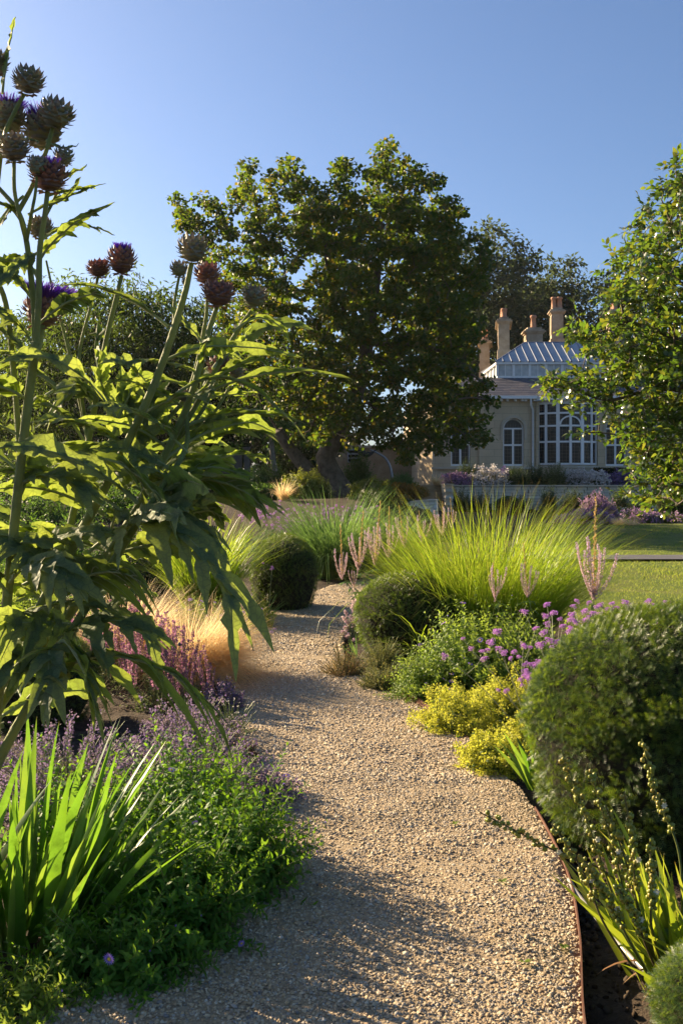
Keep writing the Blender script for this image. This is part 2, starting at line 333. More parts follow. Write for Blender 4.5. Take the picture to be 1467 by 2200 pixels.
M['thymered'] = leafmat('thyme_leaf_russet', [(.20,.17,.06),(.27,.19,.08),(.34,.21,.12)], [(.45,.32,.10),(.5,.28,.14)], .42, .6)
M['grassbright'] = leafmat('maiden_grass_blade', [(.085,.16,.02),(.11,.19,.025),(.14,.205,.03),(.20,.20,.06)], [(.34,.52,.02),(.42,.58,.03),(.50,.56,.06)], .46, .4, .4, tipcol=(.34,.20,.05), tip=(.86, 1.0))
M['grassblue'] = leafmat('blue_grass_blade', [(.055,.12,.035),(.075,.15,.05),(.10,.17,.06)], [(.17,.32,.06),(.23,.37,.08)], .42, .5, .25)
M['stipa'] = leafmat('feather_grass_hair', [(.58,.42,.20),(.68,.52,.27),(.74,.60,.36)], [(.95,.74,.40)], .5, .55, .4)
M['turf'] = leafmat('turf_blade', [(.11,.17,.025),(.15,.20,.035),(.22,.22,.06)], [(.40,.50,.05),(.5,.54,.10)], .42, .6, .2)
M['sisleaf'] = leafmat('sword_leaf', [(.075,.14,.02),(.10,.17,.03),(.06,.12,.05)], [(.36,.48,.02),(.45,.50,.04)], .45, .4, .45, tipcol=(.25,.15,.03), tip=(.94, 1.0))
M['pod'] = leafmat('seed_pod', [(.22,.26,.035),(.28,.29,.045),(.30,.24,.04)], [(.4,.4,.04)], .2, .4, .45)
M['podstalk'] = leafmat('pod_stalk', [(.12,.15,.03),(.10,.07,.04)], [(.2,.22,.03)], .15, .6)
M['petal'] = leafmat('cream_petal', [(.70,.66,.48),(.78,.75,.62)], [(.8,.78,.6)], .3, .6)
M['white'] = leafmat('white_floret', [(.60,.56,.54),(.70,.66,.64)], [(.7,.65,.62)], .3, .7)
M['rosemary'] = leafmat('rosemary_leaf', [(.028,.055,.018),(.045,.075,.026),(.06,.09,.03)], [(.12,.18,.03)], .35, .55)
M['rust_leaf'] = leafmat('russet_leaf', [(.10,.09,.02),(.20,.10,.02),(.28,.12,.02),(.08,.09,.02)], [(.4,.3,.02),(.5,.25,.02)], .4, .5)
M['limeleaf'] = leafmat('lime_leaf', [(.09,.13,.02),(.13,.17,.03),(.16,.19,.04)], [(.30,.36,.03),(.4,.42,.05)], .4, .5)
M['midleaf'] = leafmat('mid_leaf', [(.035,.085,.02),(.05,.11,.025),(.07,.13,.03)], [(.16,.30,.03)], .4, .5)
M['eryngium'] = solid('eryngium', [(.05,.06,.11),(.09,.10,.16)], 40, .6)
M['dry'] = leafmat('dry_leaf', [(.28,.14,.06),(.36,.22,.10)], [(.5,.28,.1)], .35, .7)

# ------------------------------------------------------------------ ground, path, lawn
def grid_sheet(name, xs, ys, zf, mat, kind='structure', skirt=0):
    X, Y = np.meshgrid(xs, ys); Z = zf(X, Y); mb = MB(); nx = len(xs); ny = len(ys)
    q = [(j * nx + i, j * nx + i + 1, (j + 1) * nx + i + 1, (j + 1) * nx + i) for j in range(ny - 1) for i in range(nx - 1)]
    mb.add(np.stack([X, Y, Z], -1), q); return mb.obj(name, mat, None, True, kind)
def vnoise(x, y, f, seed=0):
    """Cheap smooth value noise."""
    r = RNG(seed).normal(size=(64, 64)); u = x * f; v = y * f
    i = np.floor(u).astype(int); j = np.floor(v).astype(int); a = u - i; b = v - j; a = a * a * (3 - 2 * a); b = b * b * (3 - 2 * b)
    g = lambda p, q: r[p % 64, q % 64]
    return (g(i, j) * (1 - a) + g(i + 1, j) * a) * (1 - b) + (g(i, j + 1) * (1 - a) + g(i + 1, j + 1) * a) * b
xs = np.concatenate([np.linspace(-500, -30, 14)[:-1], np.linspace(-30, -3, 40)[:-1], np.linspace(-3, 3, 70)[:-1], np.linspace(3, 30, 60)[:-1], np.linspace(30, 500, 14)])
ys = np.concatenate([np.linspace(-60, 1.5, 8)[:-1], np.linspace(1.5, 8, 80)[:-1], np.linspace(8, 46.1, 80), [46.25, 50, 60, 90, 150, 300, 700]])
def ground_z(x, y):
    near = 1 - smooth(7, 9, y)
    return terrain(x, y) - 0.055 + near * (0.016 * vnoise(x, y, 9, 1) + 0.012 * vnoise(x, y, 23, 2)) + smooth(8, 12, y) * (1 - smooth(45, 46, y)) * 0.02 * vnoise(x, y, 1.3, 3)
grid_sheet('ground', xs, ys, ground_z, M['soil'])

PL = np.array([(-1.35, 1.0), (-1.10, 2.2), (-0.93, 2.8), (-0.68, 3.4), (-0.55, 4.2), (-0.60, 5.2), (-0.85, 7.0), (-0.98, 9.4), (-0.88, 11.5), (-0.5, 13.6), (0.4, 16.0), (1.6, 18.0)])
PR = np.array([(0.36, 1.0), (0.585, 2.2), (0.672, 2.77), (0.785, 3.3), (0.862, 3.82), (0.885, 4.5), (0.86, 5.0), (0.735, 5.83), (0.585, 6.68), (0.43, 7.13), (0.22, 7.55), (0.06, 8.2), (0.02, 9.7), (0.12, 11.0), (0.35, 12.5), (0.95, 14.0), (2.0, 16.0), (3.4, 18.0)])
SL = spline(np.c_[PL, np.zeros(len(PL))], 120); SR = spline(np.c_[PR, np.zeros(len(PR))], 160)
def left_edge(y): return np.interp(y, SL[:, 1], SL[:, 0])
def right_edge(y): return np.interp(y, SR[:, 1], SR[:, 0])
def gravel_z(x, y): return 0.010 * vnoise(x, y, 1.7, 5) + 0.006 * vnoise(x, y, 5.1, 6)
mb = MB(); yy = np.concatenate([np.linspace(1.0, 8, 90), np.linspace(8.2, 18, 50)]); uu = np.linspace(0, 1, 25)
Xp = left_edge(yy)[:, None] * (1 - uu) + right_edge(yy)[:, None] * uu; Yp = np.repeat(yy[:, None], 25, 1); Zp = gravel_z(Xp, Yp)
Xp = np.concatenate([Xp[:, :1], Xp, Xp[:, -1:]], 1); Yp = np.concatenate([Yp[:, :1], Yp, Yp[:, -1:]], 1); Zp = np.concatenate([np.full((len(yy), 1), -.12), Zp, np.full((len(yy), 1), -.12)], 1)
nx = 27; mb.add(np.stack([Xp, Yp, Zp], -1), [(j * nx + i, j * nx + i + 1, (j + 1) * nx + i + 1, (j + 1) * nx + i) for j in range(len(yy) - 1) for i in range(nx - 1)])
path = mb.obj('gravel_path', M['gravelbed'], None, True, 'structure')
# gravel: the loose stones
rng = RNG(11)
def stones(n, y0, y1, s0, s1, sp):
    y = y0 + (y1 - y0) * rng.random(n) ** sp; a, b = left_edge(y), right_edge(y); x = a + (b - a) * rng.random(n)
    s = np.exp(rng.normal(math.log((s0 + s1) / 2), .34, n)); s = np.clip(s, s0 * .6, s1 * 1.8)
    k = rng.random(n) < np.clip(.95 + .38 * vnoise(x, y, 2.6, 14) + .18 * vnoise(x, y, 7, 15), .12, 1); return x[k], y[k], s[k]     # trodden patches show the fines
def add_stones(mb, x, y, s, tv, tf):
    n = len(x); az = rng.random(n) * 6.283
    ax = np.stack([np.cos(az), np.sin(az), rng.normal(0, .25, n)], -1); up = np.stack([rng.normal(0, .3, n), rng.normal(0, .3, n), np.ones(n)], -1)
    k = len(tv); jit = 1 + .18 * rng.normal(size=(n, k)); flat = .45 + .4 * rng.random(n); wd = .65 + .35 * rng.random(n)
    a = nrm(ax); sd_ = nrm(np.cross(a, up)); nn = np.cross(sd_, a); tv = np.asarray(tv)
    V = tv[None, :, 0, None] * (sd_ * wd[:, None])[:, None] + tv[None, :, 1, None] * a[:, None] + tv[None, :, 2, None] * (nn * flat[:, None])[:, None]
    V = V * jit[..., None] * s[:, None, None] + np.stack([x, y, gravel_z(x, y) + s * .22], -1)[:, None]
    mb.add(V.reshape(-1, 3), (np.asarray(tf)[None] + (np.arange(n) * k)[:, None, None]).reshape(-1, 3))
mb = MB()
TOP_V, TOP_F = np.array([(1,0,-.15),(-1,0,-.15),(0,1,-.15),(0,-1,-.15),(0,0,.9)], float), OCT_F[:4]            # half buried stones: only their upper side is built
x, y, s = stones(68000, 2.35, 5.2, .0034, .0062, 1.15); add_stones(mb, x, y, s, TOP_V, TOP_F)
x, y, s = stones(3500, 2.35, 4.4, .0044, .0066, 1.1); add_stones(mb, x, y, s, ICO_V, ICO_F)
x, y, s = stones(34000, 5.0, 9, .0048, .0080, 1.2); add_stones(mb, x, y, s, TOP_V, TOP_F)
x, y, s = stones(9000, 9, 15, .008, .012, 1.1); add_stones(mb, x, y, s, TOP_V, TOP_F)
mb.obj('gravel', M['pebble'], path, True, 'stuff')
protos = []
for k in range(6):
    mb = MB(); v = ICO_V * (1 + .16 * RNG(k).normal(size=(12, 1))) * [1, .8, .55]; mb.add(v, ICO_F); protos.append(mb.mesh('pebble', M['pebble']))
for i in range(290):
    yv = 2.72 + 2.0 * rng.random() ** 1.6; a, b = float(left_edge(yv)) + .12, float(right_edge(yv)) - .02; xv = a + (b - a) * rng.random()
    o = link('pebble', protos[i % 6], path); sc_ = .006 + .004 * rng.random() ** 2; o.scale = (sc_,) * 3
    o.location = (xv, yv, float(gravel_z(xv, yv)) + sc_ * .35); o.rotation_euler = (rng.normal() * .3, rng.normal() * .3, rng.random() * 6.28)
# rusty steel edging on the right, and the pipe lying in the bed
def edging(y0, y1, label):
    k = SR[(SR[:, 1] > y0) & (SR[:, 1] < y1)].copy(); tg = nrm(np.gradient(k, axis=0)); sv = np.stack([tg[:, 1], -tg[:, 0], 0 * tg[:, 0]], -1)
    z0, z1, th = -.10, .020, .005; c = [k + [0, 0, z0], k + [0, 0, z1], k + sv * th + [0, 0, z1], k + sv * th + [0, 0, z0]]
    V = np.stack(c, 1); n = len(k); q = [(i * 4 + a, (i + 1) * 4 + a, (i + 1) * 4 + (a + 1) % 4, i * 4 + (a + 1) % 4) for i in range(n - 1) for a in range(4)]
    mb = MB(); mb.add(V, q); mb.add(V[0], [(0, 1, 2, 3)]); mb.add(V[-1], [(0, 3, 2, 1)])
    tag(mb.obj('steel_edging', M['rust'], None, False), label, 'edging', 'path edging strips')
edging(1.6, 4.6, 'rusty steel edging strip along the gravel at the bottom right')
edging(5.6, 7.9, 'rusty steel edging strip in front of the yellow lady\'s mantle')
mb = MB(); pp = spline([P(1222, 1893, 3.75), P(1240, 1925, 3.62), P(1290, 1985, 3.42), P(1345, 2050, 3.22), P(1420, 2120, 3.05), P(1500, 2190, 2.9)], 30); pp[:, 2] = np.clip(pp[:, 2], -.03, .03) + .005
tube(mb, pp, .0095, 10); tag(mb.obj('irrigation_pipe', solid('pipe', [(.28,.26,.24),(.38,.36,.33)], 9, .3, spec=.6)), 'grey irrigation pipe lying on the soil beside the rusty edging', 'pipe')
mb = MB(); n = 900; y = 2.3 + 2.0 * rng.random(n); x = right_edge(y) + .02 + .55 * rng.random(n) ** 1.2; sz = .004 + .012 * rng.random(n) ** 3
V = (ICO_V[None] * (1 + .25 * rng.normal(size=(n, 12, 1))) * sz[:, None, None]) + np.stack([x, y, ground_z(x, y) + sz * .3], -1)[:, None]
mb.add(V.reshape(-1, 3), (ICO_F[None] + (np.arange(n) * 12)[:, None, None]).reshape(-1, 3)); o = mb.obj('soil_clods', M['clod'], None, True, 'stuff'); tag(o, 'loose dark soil crumbs in the bed beside the edging', 'soil')

# lawn, its tarmac path, the driveway
def lawn_left(y): return np.interp(y, [9, 11, 14, 20, 26, 31, 33], [2.5, 2.45, 2.9, 3.6, 4.6, 5.6, 6.5])
def strip(name, f0, f1, ylo, yhi, dz, mat, nu=30, ny=80):
    yy = np.linspace(ylo, yhi, ny); u = np.linspace(0, 1, nu); X = f0(yy)[:, None] * (1 - u) + f1(yy)[:, None] * u; Y = np.repeat(yy[:, None], nu, 1)
    mb = MB(); mb.add(np.stack([X, Y, terrain(X, Y) + dz + .02 * vnoise(X, Y, .5, 9) * (1 if dz < .01 else 0)], -1), [(j * nu + i, j * nu + i + 1, (j + 1) * nu + i + 1, (j + 1) * nu + i) for j in range(ny - 1) for i in range(nu - 1)])
    return mb.obj(name, mat, None, True, 'structure')
strip('lawn', lawn_left, lambda y: 0 * y + 26, -8.0, 33.2, 0.0, M['lawn'], 30, 120)
strip('tarmac_path', lambda y: lawn_left(y) - 1.5, lambda y: 0 * y + 26, 19.3, 20.5, 0.045, M['asphalt'], 20, 6)
strip('driveway', lambda y: 0 * y - 6.8, lambda y: np.interp(y, [23, 27, 33], [-4.4, -4.2, -4.6]), 25.5, 33, 0.03, M['asphalt'], 20, 20)
mb = MB(); n = 34000; y = 8.5 + 24.3 * rng.random(n) ** 1.1; a = lawn_left(y); b = .36 * y + .8; x = a + (b - a) * rng.random(n); ok = (b > a) & ((y < 19.2) | (y > 20.6)); x, y = x[ok], y[ok]; n = len(x)
ribbons(mb, np.stack([x, y, terrain(x, y) - .01], -1), rng.random(n) * 6.28, .15 + .5 * rng.random(n), .5, .035 + .03 * rng.random(n), .006 + .0003 * y, 2)
o = mb.obj('grass', M['turf'], None, True, 'stuff'); tag(o, 'short mown grass blades of the lawn', 'grass')

# ------------------------------------------------------------------ the house
HY = 50.0; U = HY / F
def hx(px, Y=HY): return (px - CX) / F * Y
def hz(py, Y=HY): return EYE + (HZ - py) / F * Y
house = thing('house', 'pale stone house with bow window, slate roof and glazed roof lantern', 'house', (hx(1180), HY, 1.44))
def hpart(mb, name, mat, parent=None, smo=False, kind=None):
    """House parts are drawn in world coordinates; sub-parts share their part's frame."""
    o = mb.obj(name, mat, parent or house, smo, kind)
    if parent is None: o.location = -Vector(house.location)
    return o
EAVE = hz(857); PLX = hx(960); RX = hx(1560); BASE = 1.40
SILL = hz(1001); 
def arch_pts(x0, x1, zs, zt, n=14):
    """Outline of a round-headed opening, from the foot on the left over the arch to the foot on the right."""
    c = (x0 + x1) / 2; r = (x1 - x0) / 2; a = np.linspace(np.pi, 0, n)
    return [(x0, zs)] + [(c + r * math.cos(t), zt - r + r * math.sin(t)) for t in a] + [(x1, zs)]
OPEN = [(hx(1080), hx(1125), SILL, hz(898)), (hx(1300), hx(1345), SILL, hz(898)), (hx(968), hx(1010), SILL, hz(897))]
def wall_with_arches(xa, xb, zlo, zhi, opens, y, depth):
    """A stone wall face with real round-headed openings and their reveals."""
    mb = MB(); opens = sorted(opens); cur = xa
    def quad(x0, x1, z0, z1): mb.add([(x0, y, z0), (x1, y, z0), (x1, y, z1), (x0, y, z1)], [(0, 1, 2, 3)])
    for (x0, x1, zs, zt) in opens:
        quad(cur, x0, zlo, zhi); quad(x0, x1, zlo, zs)
        pts = arch_pts(x0, x1, zs, zt)[1:-1]
        for (p, q) in zip(pts[:-1], pts[1:]): mb.add([(p[0], y, p[1]), (q[0], y, q[1]), (q[0], y, zhi), (p[0], y, zhi)], [(0, 1, 2, 3)])
        full = arch_pts(x0, x1, zs, zt); full = full + [full[0]]
        for (p, q) in zip(full[:-1], full[1:]): mb.add([(p[0], y, p[1]), (p[0], y + depth, p[1]), (q[0], y + depth, q[1]), (q[0], y, q[1])], [(0, 1, 2, 3)])
        cur = x1
    quad(cur, xb, zlo, zhi); return mb
ashlar, t, out = nodes('ashlar')
p = t.nodes.new('ShaderNodeBsdfPrincipled'); br = t.nodes.new('ShaderNodeTexBrick'); tc = t.nodes.new('ShaderNodeTexCoord'); mp = t.nodes.new('ShaderNodeMapping'); mp.inputs['Rotation'].default_value = (R(90), 0, 0)
t.links.new(tc.outputs['Object'], mp.inputs[0]); t.links.new(mp.outputs[0], br.inputs[0])
br.inputs['Scale'].default_value = 1.0; br.inputs['Brick Width'].default_value = .85; br.inputs['Row Height'].default_value = .36; br.inputs['Mortar Size'].default_value = .006
br.inputs['Color1'].default_value = (.52,.41,.26,1); br.inputs['Color2'].default_value = (.60,.48,.31,1); br.inputs['Mortar'].default_value = (.24,.20,.15,1)
st = mix(t, ramp(t, noise(t, .9, 6), [(.35, (0, 0, 0)), (.7, (1, 1, 1))]), br.outputs[0], (.38,.30,.20))
mm = mix(t, .45, br.outputs[0], st); t.links.new(mm, p.inputs['Base Color']); p.inputs['Roughness'].default_value = .9; t.links.new(bump(t, noise(t, 25, 5), .3, .01), p.inputs['Normal']); t.links.new(p.outputs[0], out.inputs[0])
M['ashlar'] = ashlar
BX0, BX1 = hx(1155), hx(1280)
mb = wall_with_arches(hx(930), RX, BASE, EAVE - .02, OPEN, HY, .28)
hpart(mb, 'front_wall', ashlar)
mb = MB()   # canted left end: return walls that catch the sun
a0, a1, a2 = (hx(930), HY), (hx(905), HY + 1.2), (hx(905) - .15, HY + 12)
for (p0, p1) in ((a1, a0), (a2, a1)): mb.add([(*p0, BASE), (*p1, BASE), (*p1, EAVE - .02), (*p0, EAVE - .02)], [(0, 1, 2, 3)])
mb.add([(RX, HY, BASE), (RX, HY + 12, BASE), (RX, HY + 12, EAVE), (RX, HY, EAVE)], [(0, 1, 2, 3)]); mb.add([(a2[0], HY + 12, BASE), (RX, HY + 12, BASE), (RX, HY + 12, EAVE), (a2[0], HY + 12, EAVE)], [(0, 3, 2, 1)])
hpart(mb, 'side_wall', ashlar)
for px0, px1, zt in ((928, 940, EAVE - .25), (1028, 1042, EAVE - .25), (1150, 1156, EAVE - .25), (1282, 1292, EAVE - .25), (1366, 1378, EAVE - .25)):
    mb = MB(); mb.box((hx(px0), HY - .10, BASE), (hx(px1), HY - .003, zt)); hpart(mb, 'pilaster', ashlar)
for z0, z1, dy in ((BASE, hz(1018), .09), (hz(1008), hz(1003), .16)):
    mb = MB(); mb.box((hx(926), HY - dy, z0), (RX, HY - .004, z1)); hpart(mb, 'plinth', M['limestone'])
for (x0, x1, zs, zt) in OPEN:                                       # round-headed windows
    mb = MB(); pts = arch_pts(x0 - .14, x1 + .14, zs + 1.3, zt + .14); ins = arch_pts(x0, x1, zs + 1.3, zt)
    n = len(pts); V = [(q[0], HY - .05, q[1]) for q in pts] + [(q[0], HY - .05, q[1]) for q in ins] + [(q[0], HY - .002, q[1]) for q in pts]
    mb.add(V, [(i, i + 1, n + i + 1, n + i) for i in range(n - 1)] + [(i + 1, i, 2 * n + i, 2 * n + i + 1) for i in range(n - 1)]); hpart(mb, 'arch_moulding', M['limestone'])
    yw = HY + .16; fr = .075; mb = MB()
    pts = arch_pts(x0, x1, zs, zt); ins = arch_pts(x0 + fr, x1 - fr, zs + fr, zt - fr); n = len(pts)
    V = [(q[0], yw, q[1]) for q in pts] + [(q[0], yw, q[1]) for q in ins] + [(q[0], yw + .07, q[1]) for q in ins]
    mb.add(V, [(i, i + 1, n + i + 1, n + i) for i in range(n - 1)] + [(n + i, n + i + 1, 2 * n + i + 1, 2 * n + i) for i in range(n - 1)])
    mb.box((x0 + .005, yw - .008, zs + .003), (x1 - .005, yw + .05, zs + fr + .02)); c = (x0 + x1) / 2; zspring = zt - (x1 - x0) / 2
    mb.box((c - .05, yw - .012, zs + .1), (c + .05, yw + .04, zspring)); mb.box((x0 + .04, yw - .016, zspring - .04), (x1 - .04, yw + .04, zspring + .04)); zm = zs + (zspring - zs) * .56; mb.box((x0 + .04, yw - .02, zm - .045), (x1 - .04, yw + .04, zm + .045))
    wn = hpart(mb, 'window', M['white_paint'])
    for (xa, xb, za, zb) in ((x0 + fr, c - .05, zs + .09, zm - .045), (c + .05, x1 - fr, zs + .09, zm - .045), (x0 + fr, c - .05, zm + .045, zspring - .04), (c + .05, x1 - fr, zm + .045, zspring - .04)):
        mb = MB(); mb.box((xa - .01, yw + .035, za - .01), (xb + .01, yw + .045, zb + .01)); pn = hpart(mb, 'pane', M['glass'], wn)
    mb = MB(); q = arch_pts(x0 + fr, x1 - fr, zspring + .04, zt - fr)[1:-1]; V = [(a, yw + .04, b) for a, b in q] + [(c, yw + .04, zspring + .03)]; k = len(q); mb.add(V, [(i, i + 1, k) for i in range(k - 1)]); hpart(mb, 'pane', M['glass'], wn)
    mb = MB()                                                       # leaded bars across the panes
    for i in range(1, 10): z = zs + .09 + (zspring - zs) * i / 10; mb.box((x0 + fr, yw + .028, z - .006), (x1 - fr, yw + .034, z + .006))
    for i in range(1, 8): xx = x0 + (x1 - x0) * i / 8; mb.box((xx - .006, yw + .027, zs + .09), (xx + .006, yw + .033, zspring + .25))
    hpart(mb, 'leading', M['grey_wood'], wn)
# bow window
bc = (BX0 + BX1) / 2; hw = (BX1 - BX0) / 2; sag = .75; rad = (hw * hw + sag * sag) / (2 * sag); cyb = HY - sag + rad; amax = math.asin(hw / rad)
def bow(a, d=0): return np.array([bc + (rad + d) * math.sin(a), cyb - (rad + d) * math.cos(a)])
jo = [-amax, -amax * .72, -amax * .36, 0, amax * .36, amax * .72, amax]
ZS, ZT = hz(997), hz(868); rows = [ZS, hz(950), hz(916), hz(889), ZT]
def bow_band(mb, z0, z1, d0, d1, n=18):
    an = np.linspace(-amax, amax, n); V = []
    for a in an:
        for (d, z) in ((d0, z0), (d1, z0), (d1, z1), (d0, z1)): V.append((*bow(a, d), z))
    mb.add(V, [(i * 4 + k, (i + 1) * 4 + k, (i + 1) * 4 + (k + 1) % 4, i * 4 + (k + 1) % 4) for i in range(n - 1) for k in range(4)]); mb.add(V[:4], [(0, 1, 2, 3)]); mb.add(V[-4:], [(0, 3, 2, 1)])
mb = MB(); bow_band(mb, BASE, ZS - .08, -.3, .0); bow_band(mb, ZS - .2, ZS - .09, -.2, .10); hpart(mb, 'bow_base', M['limestone'])
mb = MB()
for i, z in enumerate(rows): bow_band(mb, z - .045, z + .045, -.06, .01 + .004 * i)
for a in jo:
    p_ = bow(a); tx, ty = math.cos(a), math.sin(a); h = .06 if a not in (jo[2], jo[4]) else .085
    for s0 in (1,):
        V = [];
        for (u_, d_) in ((-h, -.07), (h, -.07), (h, .03), (-h, .03)):
            q = bow(a, d_); V.append((q[0] + tx * u_, q[1] + ty * u_))
        mb.add([(*q, ZS) for q in V] + [(*q, ZT) for q in V], [(0, 1, 5, 4), (1, 2, 6, 5), (2, 3, 7, 6), (3, 0, 4, 7)])
an = np.linspace(math.pi, 0, 13); c0, c1 = bow(jo[2]), bow(jo[4]); r_ = (c1[0] - c0[0]) / 2 - .05; cxx = (c0[0] + c1[0]) / 2; zz = rows[2] + .05   # arched head in the middle lights
for (ta, tb) in zip(an[:-1], an[1:]):
    V = []
    for tt_ in (ta, tb):
        for rr in (r_, r_ - .09): V.append((cxx + rr * math.cos(tt_), HY - sag - .035 + abs(math.cos(tt_)) * .06, zz + rr * .82 * math.sin(tt_)))
    mb.add(V, [(0, 2, 3, 1)])
wn = hpart(mb, 'bow_window', M['white_paint'])
for i in range(6):
    for j in range(4):
        A, B = bow(jo[i], -.03), bow(jo[i + 1], -.03); mb = MB(); mb.add([(*A, rows[j]), (*B, rows[j]), (*B, rows[j + 1]), (*A, rows[j + 1])], [(0, 1, 2, 3)]); hpart(mb, 'pane', M['glass'], wn)
    mb = MB(); A, B = bow(jo[i], -.02), bow(jo[i + 1], -.02)
    for k in range(1, 18):
        z = rows[0] + (rows[4] - rows[0]) * k / 18; mb.add([(*A, z - .006), (*B, z - .006), (*B, z + .006), (*A, z + .006)], [(0, 1, 2, 3)])
    for k in range(1, 3):
        Q = A + (B - A) * k / 3; mb.add([(Q[0] - .006, Q[1] - .003, ZS), (Q[0] + .006, Q[1] - .003, ZS), (Q[0] + .006, Q[1] - .003, ZT), (Q[0] - .006, Q[1] - .003, ZT)], [(0, 1, 2, 3)])
    hpart(mb, 'leading', M['grey_wood'], wn)
mb = MB(); bow_band(mb, ZT + .05, EAVE - .12, -.3, .05); bow_band(mb, EAVE - .12, EAVE + .10, -.5, .30); hpart(mb, 'bow_cornice', M['white_paint'])
# eaves gutter, modillions, downpipe
mb = MB(); mb.box((hx(900), HY - .42, EAVE - .02), (BX0 - .12, HY - .28, EAVE + .13)); mb.box((BX1 + .12, HY - .42, EAVE - .02), (RX, HY - .28, EAVE + .13)); mb.box((hx(900), HY - .275, EAVE + .0), (RX, HY + .3, EAVE + .05)); hpart(mb, 'gutter', M['white_paint'])
for px in (1075, 1088, 1105, 1120, 1127, 1146, 1296, 1312, 1330, 1348, 1366): mb = MB(); mb.box((hx(px) - .06, HY - .27, EAVE - .13), (hx(px) + .06, HY - .002, EAVE - .003)); hpart(mb, 'bracket', M['white_paint'])
mb = MB(); xq = hx(1137); tube(mb, [(xq, HY - .35, EAVE), (xq, HY - .35, EAVE - .35), (hx(1143), HY - .1, EAVE - .55), (hx(1143), HY - .1, BASE)], .055, 10); hpart(mb, 'downpipe', M['white_paint'], None, True)
# slate roof: courses of separate slates
RZ0, RZ1, RY1 = EAVE + .12, hz(812, 53.2), 53.2
roof_l0, roof_l1 = hx(900) - .1, hx(1000, 53.2)
mb = MB(); mb.add([(roof_l0, HY - .35, RZ0 - .03), (RX, HY - .35, RZ0 - .03), (RX, RY1, RZ1 - .03), (roof_l1, RY1, RZ1 - .03)], [(0, 1, 2, 3)])
mb.add([(roof_l0, HY - .35, RZ0 - .03), (roof_l1, RY1, RZ1 - .03), (roof_l1, HY + 9, RZ1 - .03), (roof_l0, HY + 12, RZ0 - .03)], [(0, 1, 2, 3)])
mb.add([(roof_l1, RY1, RZ1 - .03), (RX, RY1, RZ1 - .03), (RX, HY + 12, RZ1 - .03), (roof_l1, HY + 12, RZ1 - .03)], [(0, 1, 2, 3)])
roof = hpart(mb, 'roof', M['slate'])
nr = 11; sv = MB()
for j in range(nr):
    f0, f1 = j / nr, (j + 1.25) / nr; y0, z0 = HY - .35 + (RY1 - HY + .35) * f0, RZ0 + (RZ1 - RZ0) * f0; y1, z1 = HY - .35 + (RY1 - HY + .35) * f1, RZ0 + (RZ1 - RZ0) * f1
    xx = roof_l0 + (roof_l1 - roof_l0) * f0 + .1 + (.17 if j % 2 else 0)
    while xx < hx(1500):
        sv.add([(xx, y0, z0 + .02), (xx + .33, y0, z0 + .02), (xx + .33, y1, z1 - .002), (xx, y1, z1 - .002), (xx, y0, z0), (xx + .33, y0, z0)], [(0, 1, 2, 3), (4, 5, 1, 0)]); xx += .34
hpart(sv, 'slates', M['slate'], roof, False, 'stuff')
# bow roof: a small slate half cone over the bow
mb = MB(); an = np.linspace(-amax, amax, 15); V = [(*bow(a, .28), EAVE + .11) for a in an] + [(bc + (bow(a)[0] - bc) * .75, HY + .75, EAVE + .72) for a in an]; mb.add(V, [(i, i + 1, 16 + i, 15 + i) for i in range(14)]); hpart(mb, 'bow_roof', M['slate'])
# roof lantern
LY = 53.2; LX0, LX1 = hx(1068, LY), hx(1345, LY); LB = LY + 5.0; LZ0, LZ1 = RZ1 - .05, hz(779, LY); RDY = LY + 2.5; RDX0, RDX1 = hx(1127, RDY), LX1 - 1.9; RDZ = hz(736, RDY)
mb = MB(); mb.box((LX0, LY, LZ0), (LX1, LB, LZ0 + .16)); mb.box((LX0 - .1, LY - .1, LZ1 - .1), (LX1 + .1, LB + .1, LZ1 + .03))
lan = hpart(mb, 'lantern', M['white_paint'])
npn = 8
for i in range(npn + 1):
    xx = LX0 + (LX1 - LX0) * i / npn; mb = MB(); mb.box((xx - .07, LY - .02, LZ0 + .16), (xx + .07, LY + .1, LZ1 - .1)); hpart(mb, 'lantern_post', M['white_paint'], lan)
for i in range(npn):
    xa = LX0 + (LX1 - LX0) * i / npn; xb = LX0 + (LX1 - LX0) * (i + 1) / npn; mb = MB(); mb.box((xa + .07, LY + .04, LZ0 + .16), (xb - .07, LY + .06, LZ1 - .1)); hpart(mb, 'lantern_pane', M['lanternglass'], lan)
    mb = MB(); mb.box(((xa + xb) / 2 - .02, LY + .02, LZ0 + .16), ((xa + xb) / 2 + .02, LY + .038, LZ1 - .1)); hpart(mb, 'glazing_bar', M['white_paint'], lan)
for i in range(4):
    ya = LY + .1 + (LB - LY - .1) * i / 4; yb = LY + .1 + (LB - LY - .1) * (i + 1) / 4; mb = MB(); mb.box((LX0 - .02, ya - .06, LZ0 + .16), (LX0 + .1, ya + .06, LZ1 - .1)); hpart(mb, 'lantern_post', M['white_paint'], lan)
    mb = MB(); mb.box((LX0 + .04, ya + .06, LZ0 + .16), (LX0 + .06, yb - .06, LZ1 - .1)); hpart(mb, 'lantern_pane', M['lanternglass'], lan)
mb = MB(); e = .14; A = [(LX0 - e, LY - e, LZ1 + .03), (LX1 + e, LY - e, LZ1 + .03), (LX1 + e, LB + e, LZ1 + .03), (LX0 - e, LB + e, LZ1 + .03), (RDX0, RDY, RDZ), (RDX1, RDY, RDZ)]
mb.add(A, [(0, 1, 5, 4), (2, 3, 4, 5)]); mb.add(A, [(3, 0, 4), (1, 2, 5)]); lr = hpart(mb, 'lantern_roof', M['lead'])
leadseam = solid('lead_seam', [(.12,.15,.22),(.17,.20,.27)], 4, .5)
V = [np.array(q) for q in A]
def seam(p, q): mb = MB(); tube(mb, [p, q], .045, 6); hpart(mb, 'seam', leadseam, lr, True)
